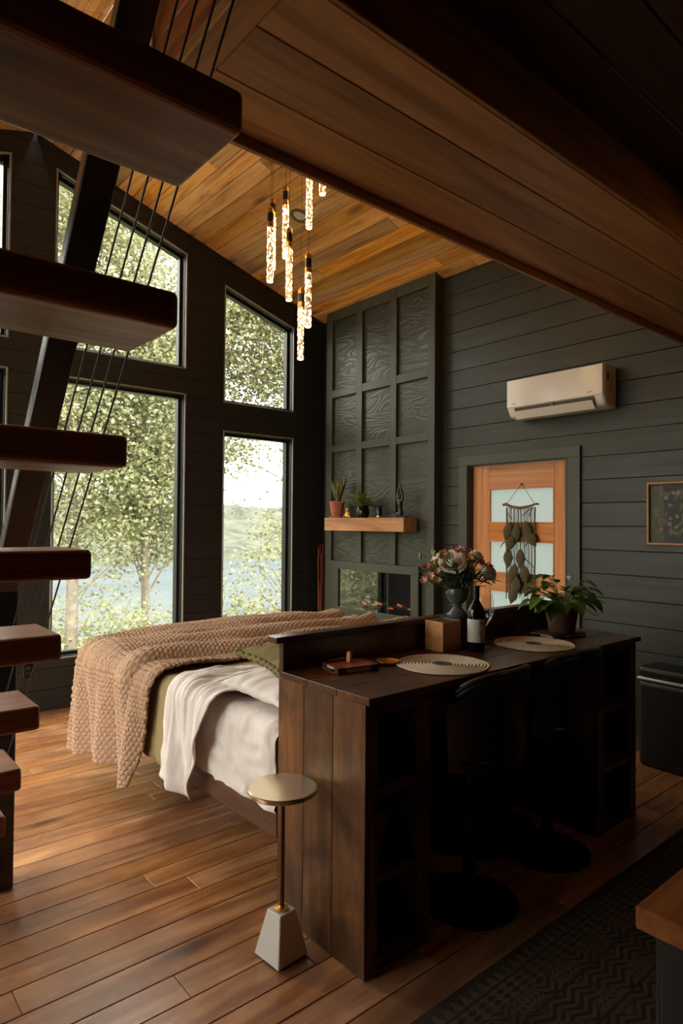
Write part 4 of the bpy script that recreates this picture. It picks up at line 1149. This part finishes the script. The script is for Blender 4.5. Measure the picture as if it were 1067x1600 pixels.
# ================================================================== ON THE BAR DESK
ZC = DCT+.0005
def mat_(x, y, rz, label):
    t = thing('placemat', label, 'placemat', (x, y, ZC), rz, 'woven placemats on the bar desk')
    n = 12
    for k in range(13):
        R = .190-k*.0142
        rr_ = .0068 if k % 2 == 0 else .0060
        mb = MB(); n1, n2 = 72, 7
        for i in range(n1):
            a = 2*PI*i/n1; Rw = R*(1+.012*math.sin(6*a+.4)); bead = 1+.18*math.sin(i*PI*.9)
            for j in range(n2):
                t_ = PI*j/(n2-1); q = Rw+rr_*math.cos(t_)
                mb.v.append((q*math.cos(a), q*math.sin(a), .0022+.0052*bead*math.sin(t_)))
        for i in range(n1):
            for j in range(n2-1):
                c = ((i+1) % n1)*n2; mb.f.append((i*n2+j, c+j, c+j+1, i*n2+j+1))
        mb.build('rope_ring', 'cream' if k < 11 else 'grey_rope', t, smooth=True)
    MB().lathe([(0, .001), (.186, .001), (.186, .002), (0, .002)], 40).build('mesh_backing', 'grey_rope', t)
mat_(2.085, 1.795, .2, 'round woven cream placemat on the bar desk, beside the brass dish')
mat_(2.80, 1.82, .5, 'round woven cream placemat on the bar desk, before the potted pothos')
jn = thing('journal', 'brown leather bound journal with dark corners lying on the bar desk', 'book', (1.722, 1.97, ZC), -.18)
BX(-.095, .095, -.065, .065, 0, .003).build('back_cover', 'leather_brown', jn, bevel=.001)
BX(-.091, .090, -.061, .061, .0035, .0215).build('pages', 'paper', jn, bevel=.001)
BX(-.095, .095, -.065, .065, .022, .026).build('front_cover', 'leather_brown', jn, bevel=.001)
for x, yv in ((-.08, -.05), (.08, -.05), (.08, .05), (-.08, .05)):
    BX(x-.0165, x+.0165, yv-.0165, yv+.0165, -.0005 if False else .0005, .0265).build('corner_guard', 'leather_dark', jn, bevel=.001)
MB().tube([(-.1, .04, .012), (-.104, .0, .012), (-.1, -.03, .012)], .006, 6).build('spine', 'leather_dark', jn)
pe = thing('wooden_pen', 'thin wooden pen lying on the journal', 'pen', (1.705, 2.02, ZC+.0335), -.1)
MB().tube([(-.06, 0, 0), (-.05, 0, 0), (.055, 0, 0), (.065, 0, 0)], [.003, .0055, .0055, .002], 8).build('barrel', 'bronze', pe, smooth='auto')
BX(-.01, .03, -.0015, .0015, .005, .0075).build('clip', 'brass', pe)
ib = thing('wood_block', 'small upright wooden block standing on the journal', 'block', (1.733, 1.99, ZC+.027), .2)
BX(-.009, .009, -.009, .009, 0, .040).build('block_body', 'box_wood', ib, bevel=.001)
MB().lathe([(0, .0401), (.005, .0401), (.004, .043), (0, .043)], 10).build('tip', 'brass', ib)
def dish(x, y, r, label):
    t = thing('brass_dish', label, 'dish', (x, y, ZC))
    MB().lathe([(0, .0), (r*.8, 0), (r, .010), (r, .013), (r*.96, .013), (r*.78, .004), (0, .004)], 36).build('bowl', 'brass', t, smooth='auto')
    MB().tube([(r*math.cos(a), r*math.sin(a), .0125) for a in np.linspace(0, 2*PI, 40)], .002, 6, caps=False).build('rim', 'brass', t, smooth=True)
dish(1.917, 1.955, .050, 'small round brass dish beside the journal on the bar desk')
dish(3.06, 1.955, .040, 'small round brass dish beside the stacked books on the bar desk')
wb = thing('wooden_box', 'light wooden square box with a dark lid on the bar desk', 'box', (2.345, 2.018, ZC), -.04)
for a in ((-.062, .062, -.058, -.052), (-.062, .062, .052, .058)): BX(a[0], a[1], a[2], a[3], 0, .138).build('side', 'box_wood', wb, bevel=.001)
for a in (-.062, .056): BX(a, a+.006, -.0515, .0515, 0, .138).build('side', 'box_wood', wb, bevel=.001)
BX(-.0558, .0558, -.0515, .0515, .132, .136).build('lid', 'book_dark', wb)
dbx = thing('dark_riser_block', 'dark wooden block under the flower vase on the bar desk', 'block', (2.475, 2.035, ZC))
BX(-.060, .060, -.062, .062, 0, .138).build('block_body', 'book_dark', dbx, bevel=.004)
BX(-.062, .062, -.064, .064, .1385, .143).build('block_top', 'black_paint', dbx, bevel=.001)
# vase of flowers
fv = thing('flower_vase', 'footed glazed vase with cream roses and pink lilies on the bar desk', 'vase', (2.478, 2.04, ZC+.1435))
MB().lathe([(0, 0), (.052, 0), (.054, .010), (.046, .018), (.030, .034), (.018, .046), (.026, .052), (.020, .058), (.034, .068), (.052, .090), (.058, .118), (.054, .135), (.060, .142), (.054, .142), (.048, .13), (0, .125)], 32).build('vase_body', 'stoneware', fv, smooth='auto')
rr = random.Random(21)
def rose(c, R, tilt, mat='rose'):
    mb = MB(); rot = Matrix.Rotation(tilt[0], 3, 'X') @ Matrix.Rotation(tilt[1], 3, 'Y')
    for ly, (rad, n, op, h) in enumerate(((.25, 3, .08, .95), (.45, 4, .18, .98), (.68, 5, .38, .95), (.9, 6, .65, .85), (1.05, 6, .95, .7))):
        for k in range(n):
            a0 = 2*PI*k/n+ly*.7; span = 2*PI/n*.72
            def pf(u, v, a0=a0, span=span, rad=rad, op=op, h=h):
                a = a0+(u*2-1)*span; z = v
                r = R*rad*(.35+.65*math.sin(z*PI/2)**.8)*(1+op*.35*z*z) 
                zz = R*(-.7+1.55*h*z-.45*op*z**4-.12*(u*2-1)**2*z)
                p = rot @ Vector((r*math.cos(a), r*math.sin(a), zz)); return (c[0]+p.x, c[1]+p.y, c[2]+p.z)
            mb.grid(pf, 6, 5)
    mb.build('rose', mat, fv, smooth=True)
for c, R, tl in (((-.100, -.05, .268), .048, (.6, -.5)), ((.030, .0, .305), .047, (.3, .1)), ((.130, -.01, .285), .040, (.4, .5)), ((.165, -.06, .210), .045, (.8, .7)), ((-.01, .10, .27), .046, (-.5, 0))):
    rose(c, R, tl)
def lily(c, d, R, mat):
    mb = MB(); d = Vector(d).normalized(); q = d.to_track_quat('Z', 'Y').to_matrix()
    for k in range(6):
        a = k*PI/3
        e = q @ Vector((math.cos(a)*.75, math.sin(a)*.75, .8)); leafblade(mb, c, e, R, R*.26, .15, .35, up_=d, nu=4)
    mb.build('blossom', mat, fv, smooth=True)
for i in range(22):
    a = rr.uniform(0, 2*PI); r = rr.uniform(.02, .2)*(1 if i > 8 else .6); z = .30-1.6*r*r+rr.uniform(-.03, .02)
    c = (r*math.cos(a)-.02, r*math.sin(a)*.8-.02, z)
    lily(c, (c[0], c[1]-.05, .25), rr.uniform(.026, .038), 'pink' if i % 3 else 'peach')
for c in ((-.245, -.02, .245), (-.225, -.03, .20), (-.205, -.05, .225), (-.24, .0, .18), (-.19, -.04, .18)):
    lily(c, (c[0], -.1, .2), .032, 'peach' if c[2] < .23 else 'pink')
for i in range(16):
    a = rr.uniform(0, 2*PI); r = rr.uniform(.12, .22)
    c = (-.05+r*math.cos(a), r*math.sin(a)*.7, .255+rr.uniform(-.05, .06))
    if i < 6: c = (-.20+i*.018, -.03+rr.uniform(-.02, .02), .26+rr.uniform(0, .06))
    MB().sphere(c, .010, 8, 6, (.8, .8, 1.7)).build('bud', 'bud', fv, smooth=True)
gl = MB()
for i in range(170):
    a = rr.uniform(0, 2*PI); el = rr.uniform(.0, 1.2)
    r = rr.uniform(.02, .17); b = (r*math.cos(a), r*math.sin(a)*.8, .14+rr.uniform(0, .10))
    leafblade(gl, b, (math.cos(a)*math.cos(el), math.sin(a)*math.cos(el), math.sin(el)-.15), rr.uniform(.05, .10), rr.uniform(.009, .016), .3, .25, nu=4)
tag(gl.build('foliage', 'plant_dark', fv, smooth=True), kind='stuff')
sm_ = MB()
for i in range(26):
    a = rr.uniform(0, 2*PI); r = rr.uniform(.05, .19)
    sm_.tube([(.02*math.cos(a), .02*math.sin(a), .10), (r*.5*math.cos(a), r*.5*math.sin(a), .19), (r*math.cos(a), r*math.sin(a), .27)], .0022, 5)
tag(sm_.build('stems', 'plant_dark', fv), kind='stuff')
# wine bottle and glasses
wbt = thing('wine_bottle', 'dark wine bottle with a pale paper label on the bar desk', 'bottle', (2.437, 1.895, ZC))
MB().lathe([(0, .002), (.036, 0), (.040, .005), (.040, .185), (.037, .200), (.024, .222), (.0155, .238), (.0145, .255), (.0145, .295), (0, .295)], 36).build('bottle_body', 'bottle', wbt, smooth='auto')
MB().lathe([(.0151, .232), (.0155, .235), (.0155, .298), (.0165, .298), (.0165, .306), (0, .306)], 28).build('capsule', 'black_paint', wbt, smooth='auto')
def lab_(u, v, r=.0404, a0=-PI*.95, a1=PI*.02, z0=.045, z1=.152):
    a = a0+(a1-a0)*u; return (r*math.cos(a), r*math.sin(a), z0+(z1-z0)*v)
lb = MB().grid(lambda u, v: lab_(u, v, a0=-PI*1.25, a1=-PI*.08), 24, 3).build('label', 'label', wbt, smooth=True)
rb = random.Random(2)
mk = MB()
for i in range(8):      # faint ornament and lettering strokes of the label
    u0 = .50+.018*i
    mk.grid(lambda u, v: lab_(u0+u*.010, v, .0407, -PI*1.25, -PI*.08, .128+rb.uniform(-.004, .003), .146), 1, 1)
for i in range(6):
    u0 = .78+.022*i
    mk.grid(lambda u, v: lab_(u0+u*.014, v, .0407, -PI*1.25, -PI*.08, .098, .118), 1, 1)
for i in range(12):
    u0 = .45+.012*i
    mk.grid(lambda u, v: lab_(u0+u*.006, v, .0407, -PI*1.25, -PI*.08, .05+rb.uniform(0, .05), .06+rb.uniform(0, .05)), 1, 1)
mk.build('label_marks', 'grey_rope', lb)
def wglass(x, y, label):
    t = thing('wine_glass', label, 'glass', (x, y, ZC), 0, 'wine glasses on the bar desk')
    MB().lathe([(0, .004), (.010, .006), (.033, .002), (.034, 0), (0, 0)], 32).build('foot', 'wine_glass', t, smooth=True)
    MB().lathe([(.006, .004), (.0042, .02), (.004, .085), (.007, .098)], 14, close=False).build('stem', 'wine_glass', t, smooth=True)
    MB().lathe([(.007, .098), (.028, .115), (.040, .140), (.0425, .165), (.039, .20), (.033, .245)], 36, close=False).build('bowl', 'wine_glass', t, smooth=True)
wglass(2.655, 2.005, 'tall wine glass by the door side of the wine bottle')
wglass(2.545, 1.935, 'tall wine glass tucked behind the wine bottle, vase side')
# books with pothos
bk = thing('thin_book', 'thin dark book lying under the potted pothos on the bar desk', 'book', (3.14, 1.895, ZC), -.25)
BX(-.12, .12, -.085, .085, 0, .003).build('back_cover', 'book_dark', bk); BX(-.115, .117, -.082, .082, .0032, .0155).build('pages', 'paper', bk); BX(-.12, .12, -.085, .085, .0158, .019).build('front_cover', 'book_dark', bk, bevel=.001)
pp = thing('potted_pothos', 'leafy green pothos in a brown clay pot on the bar desk', 'plant', (3.165, 1.885, ZC+.0195))
MB().lathe([(0, 0), (.066, 0), (.068, .004), (.085, .115), (.093, .117), (.096, .150), (.088, .150), (.084, .135), (0, .132)], 34).build('pot', 'pot_brown', pp, smooth='auto')
MB().lathe([(0, .136), (.084, .136)], 20).build('soil', 'soil', pp)
rp2 = random.Random(9)
def pleaf(c, d, L, mat='plant', droop=1.1):
    mb = MB(); d = Vector(d).normalized(); upv = Vector((0, 0, 1))
    side = d.cross(upv).normalized(); nrm = side.cross(d); nu, nv = 8, 6
    def f(u, v):
        s = v*2-1
        w = L*.46*(math.sin(PI*u**.62)**.85)
        p = Vector(c)+d*L*u+side*w*s+nrm*(.25*w*abs(s)) - upv*droop*L*u*u*.5
        return p
    mb.grid(f, nu, nv)
    mid = (Vector(c), Vector(c))
    return mb.build('leaf', mat, pp, smooth=True)
stm = MB()
for i in range(40):
    a = i*2.399+rp2.uniform(-.3, .3); el = rp2.uniform(.15, 1.3); L0 = rp2.uniform(.05, .16)
    e = Vector((.03*math.cos(a)+L0*math.cos(el)*math.cos(a), .03*math.sin(a)+L0*math.cos(el)*math.sin(a), .145+L0*math.sin(el)))
    stm.tube([(.02*math.cos(a), .02*math.sin(a), .13), (e.x*.55, e.y*.55, .13+(e.z-.13)*.75), tuple(e)], .002, 5)
    pleaf(e, (math.cos(a), math.sin(a), .15+.5*math.sin(el)-.3), rp2.uniform(.07, .11))
pleaf(Vector((.05, -.02, .27)), (.3, -.2, 1.1), .085); pleaf(Vector((-.02, .02, .26)), (-.5, .1, .7), .07)
for k, (c, d, L) in enumerate((((-.17, .02, .19), (-1, .1, -.1), .09), ((-.13, -.03, .15), (-.8, -.3, -.3), .08), ((.13, -.04, .22), (.8, -.3, .5), .09))):
    stm.tube([(0, 0, .14), (c[0]*.6, c[1]*.6, c[2]+.02), c], .002, 5); pleaf(Vector(c), d, L)
vine = [(.05, -.02, .14), (.14, -.06, .115), (.20, -.09, .075), (.235, -.11, .10), (.225, -.105, .155), (.205, -.10, .165)]
stm.tube(vine, .0022, 5)
pleaf(Vector((.19, -.085, .155)), (.75, -.55, .15), .07, 'variegated', .8)
tag(stm.build('stems', 'fern', pp, smooth=True), kind='stuff')
# in the cubbies
b1 = thing('cubby_book', 'small cream paged book standing in the upper cubby of the bar desk', 'book', (1.675, 1.80, .6305))
BX(-.075, .012, -.045, -.042, 0, .105).build('cover', 'book_dark', b1); BX(-.072, .010, -.0415, .0, .001, .102).build('pages', 'paper', b1); BX(-.075, .012, .0005, .0035, 0, .105).build('cover', 'book_dark', b1)
p1 = thing('rust_crock', 'rust coloured ceramic crock in the lower cubby of the bar desk', 'pot', (1.665, 1.80, .3305))
MB().lathe([(0, 0), (.075, 0), (.082, .01), (.082, .15), (.085, .16), (.078, .16), (.074, .15), (.074, .01), (0, .01)], 30).build('crock_body', 'rust_pot', p1, smooth='auto')
MB().tube([(.08, 0, .12), (.108, 0, .115), (.110, 0, .06), (.081, 0, .045)], .008, 8).build('handle', 'rust_pot', p1, smooth=True)

# ================================================================== OUTSIDE
struct(BX(-60, 60, YW+.4, 26, -3.2, -3.0).build('ground', 'ground'), 'wooded bank below the cabin windows', 'ground')
struct(BX(-250, 300, 26, 130, -6.8, -6.6).build('lake', 'lake'), 'pale grey lake beyond the trees', 'lake')
def hillf(u, v):
    x = -260+620*u; y = 122+v*260
    r = min(1, v*1.35)
    h = -6.8+ (25*math.sin(r*PI/2)*(.72+.32*nz(x*.008, 3.1)+.12*nz(x*.03, 1.7))) + (3.4*abs(nz(x*.14, y*.14, 2.))+1.6*abs(nz(x*.4, y*.4, 5.)))*(v > .02)
    return (x, y, h)
struct(MB().grid(hillf, 330, 70).build('hills', 'hill', smooth=True), 'hazy forested hills across the lake', 'hills')

def tree(label, base, height, clusters, trunk_r, mat, seed, leaf=.105, nleaf=150, spread=.45):
    """clusters: list of (cx, cy, cz, rx, ry, rz, n) ellipsoids filled with leaf clumps, in world coordinates"""
    t = thing('tree', label, 'tree', base)
    rg_ = np.random.default_rng(seed); B = np.array(base)
    top = np.array((base[0]+rg_.normal()*.3, base[1]+rg_.normal()*.3, height))
    def tp(z):
        k = min(max((z-base[2])/(height-base[2]), 0), 1)
        return B+(top-B)*k+np.array((.25*math.sin(k*5+seed), .2*math.cos(k*4+seed), 0))*k
    zs = np.linspace(base[2], height, 12)
    tr = MB().tube([tuple(tp(z)-B) for z in zs], [trunk_r*(1-.8*i/11) for i in range(12)], 10).build('trunk', 'bark', t, smooth=True)
    cen = []
    for cx, cy, cz, rx, ry, rz, n in clusters:
        k = 0
        while k < n:
            p = rg_.uniform(-1, 1, 3)
            if p@p <= 1: cen.append(np.array((cx, cy, cz))+p*np.array((rx, ry, rz))); k += 1
    br = MB()
    for c in cen[::2]:
        z0 = min(max(c[2]-rg_.uniform(.4, 1.6), base[2]+1), height*.95); a = tp(z0)
        mid = (a+c)/2+rg_.normal(size=3)*.12
        br.tube([tuple(a-B), tuple(mid-B), tuple(c-B)], [.022, .013, .005], 5, caps=False)
    tag(br.build('branches', 'bark', t), kind='stuff')
    cen = np.array(cen); N = len(cen)*nleaf
    pos = np.repeat(cen, nleaf, 0)+rg_.normal(size=(N, 3))*np.array((spread, spread, spread*.6))-B
    d = rg_.normal(size=(N, 3))*np.array((1, 1, .5))-np.array((0, 0, .25)); d /= np.linalg.norm(d, axis=1)[:, None]
    w = np.cross(d, rg_.normal(size=(N, 3))); w /= np.linalg.norm(w, axis=1)[:, None]
    nn = np.cross(d, w); L = leaf*rg_.uniform(.7, 1.25, (N, 1))
    v = np.stack([pos, pos+d*L*.5+w*L*.36+nn*L*.1, pos+d*L, pos+d*L*.5-w*L*.36+nn*L*.1], 1).reshape(-1, 3)
    me = bpy.data.meshes.new('crown'); me.vertices.add(4*N); me.vertices.foreach_set('co', v.ravel())
    me.loops.add(6*N); me.polygons.add(2*N)
    i4 = np.arange(N)[:, None]*4
    me.loops.foreach_set('vertex_index', (i4+np.array([0, 1, 2, 0, 2, 3])).ravel().astype(np.int32))
    me.polygons.foreach_set('loop_start', (np.arange(2*N)*3).astype(np.int32))
    me.update(calc_edges=True); me.validate()
    o = bpy.data.objects.new('crown', me); COL.objects.link(o); o.parent = t; me.materials.append(M[mat]); tag(o, kind='stuff')
tree('tall leafy tree filling the window nearest the stair', (4.43, 14.2, -3), 9.5, [(5.1, 14.5, 5.0, 2.0, 1.6, 4.7, 300), (4.2, 15.5, 8.5, 3.0, 1.5, 2.5, 80), (5.2, 14.6, -1.5, 1.9, 1.2, 1.6, 34)], .15, 'leaf', 1)
tree('slim tree with pale leaves behind the blanket end of the big window', (6.5, 15.2, -3), 7.5, [(6.7, 15.4, 3.4, 1.3, 1.2, 3.3, 105), (6.6, 15.4, -1.6, 1.2, .8, 1.3, 16)], .12, 'leaf2', 2)
tree('tree with high branches across the narrow upper window', (11.3, 14.8, -3), 9.5, [(9.0, 14.6, 6.6, 1.8, 1.4, 1.9, 130), (8.35, 14.4, 3.55, .45, .5, .35, 9)], .12, 'leaf2', 3, leaf=.11, nleaf=120)
tree('low leafy sapling in front of the lake in the narrow window', (9.2, 12.6, -3), 1.6, [(7.5, 12.4, -.9, .7, .7, 1.5, 26), (8.5, 12.4, -1.2, .6, .6, .9, 12), (8.75, 12.8, .9, .5, .5, .9, 16), (8.3, 12.9, -1.9, 1.6, .6, .7, 36)], .05, 'leaf2', 4, leaf=.10, nleaf=42, spread=.34)
tree('broad tree left of the stair windows', (.8, 15, -3), 10, [(.9, 15.3, 4.0, 2.6, 1.6, 6, 190)], .17, 'leaf', 5, leaf=.13, nleaf=50)
tree('dense tree far left beyond the window wall', (-4.5, 14, -3), 9, [(-4.5, 14, 2.6, 3.2, 1.6, 5.6, 240)], .16, 'leaf', 6, leaf=.15, nleaf=45)
tree('dense tree farthest left by the lake bank', (-10.5, 15, -3), 9, [(-10.5, 15, 2.6, 3.6, 1.6, 5.6, 220)], .16, 'leaf', 7, leaf=.17, nleaf=45)
tree('leafy tree right of the fireplace wall outside', (12.5, 14, -3), 9, [(12.6, 14.5, 3.5, 1.8, 1.4, 5, 110)], .14, 'leaf2', 8, leaf=.14, nleaf=45)

for k, (bx_, by_) in enumerate(((-2.5, 12.2), (-4.8, 11.8), (-7.0, 12.4), (.2, 12.8))):
    tree(['round shrub on the bank below the second window', 'round shrub left of the second window', 'round shrub farthest left on the bank', 'round shrub below the stair window'][k], (bx_, by_, -3), .4, [(bx_, by_, -1.0, 1.5, .9, 1.9, 80)], .06, 'leaf', 20+k, leaf=.13, nleaf=45)
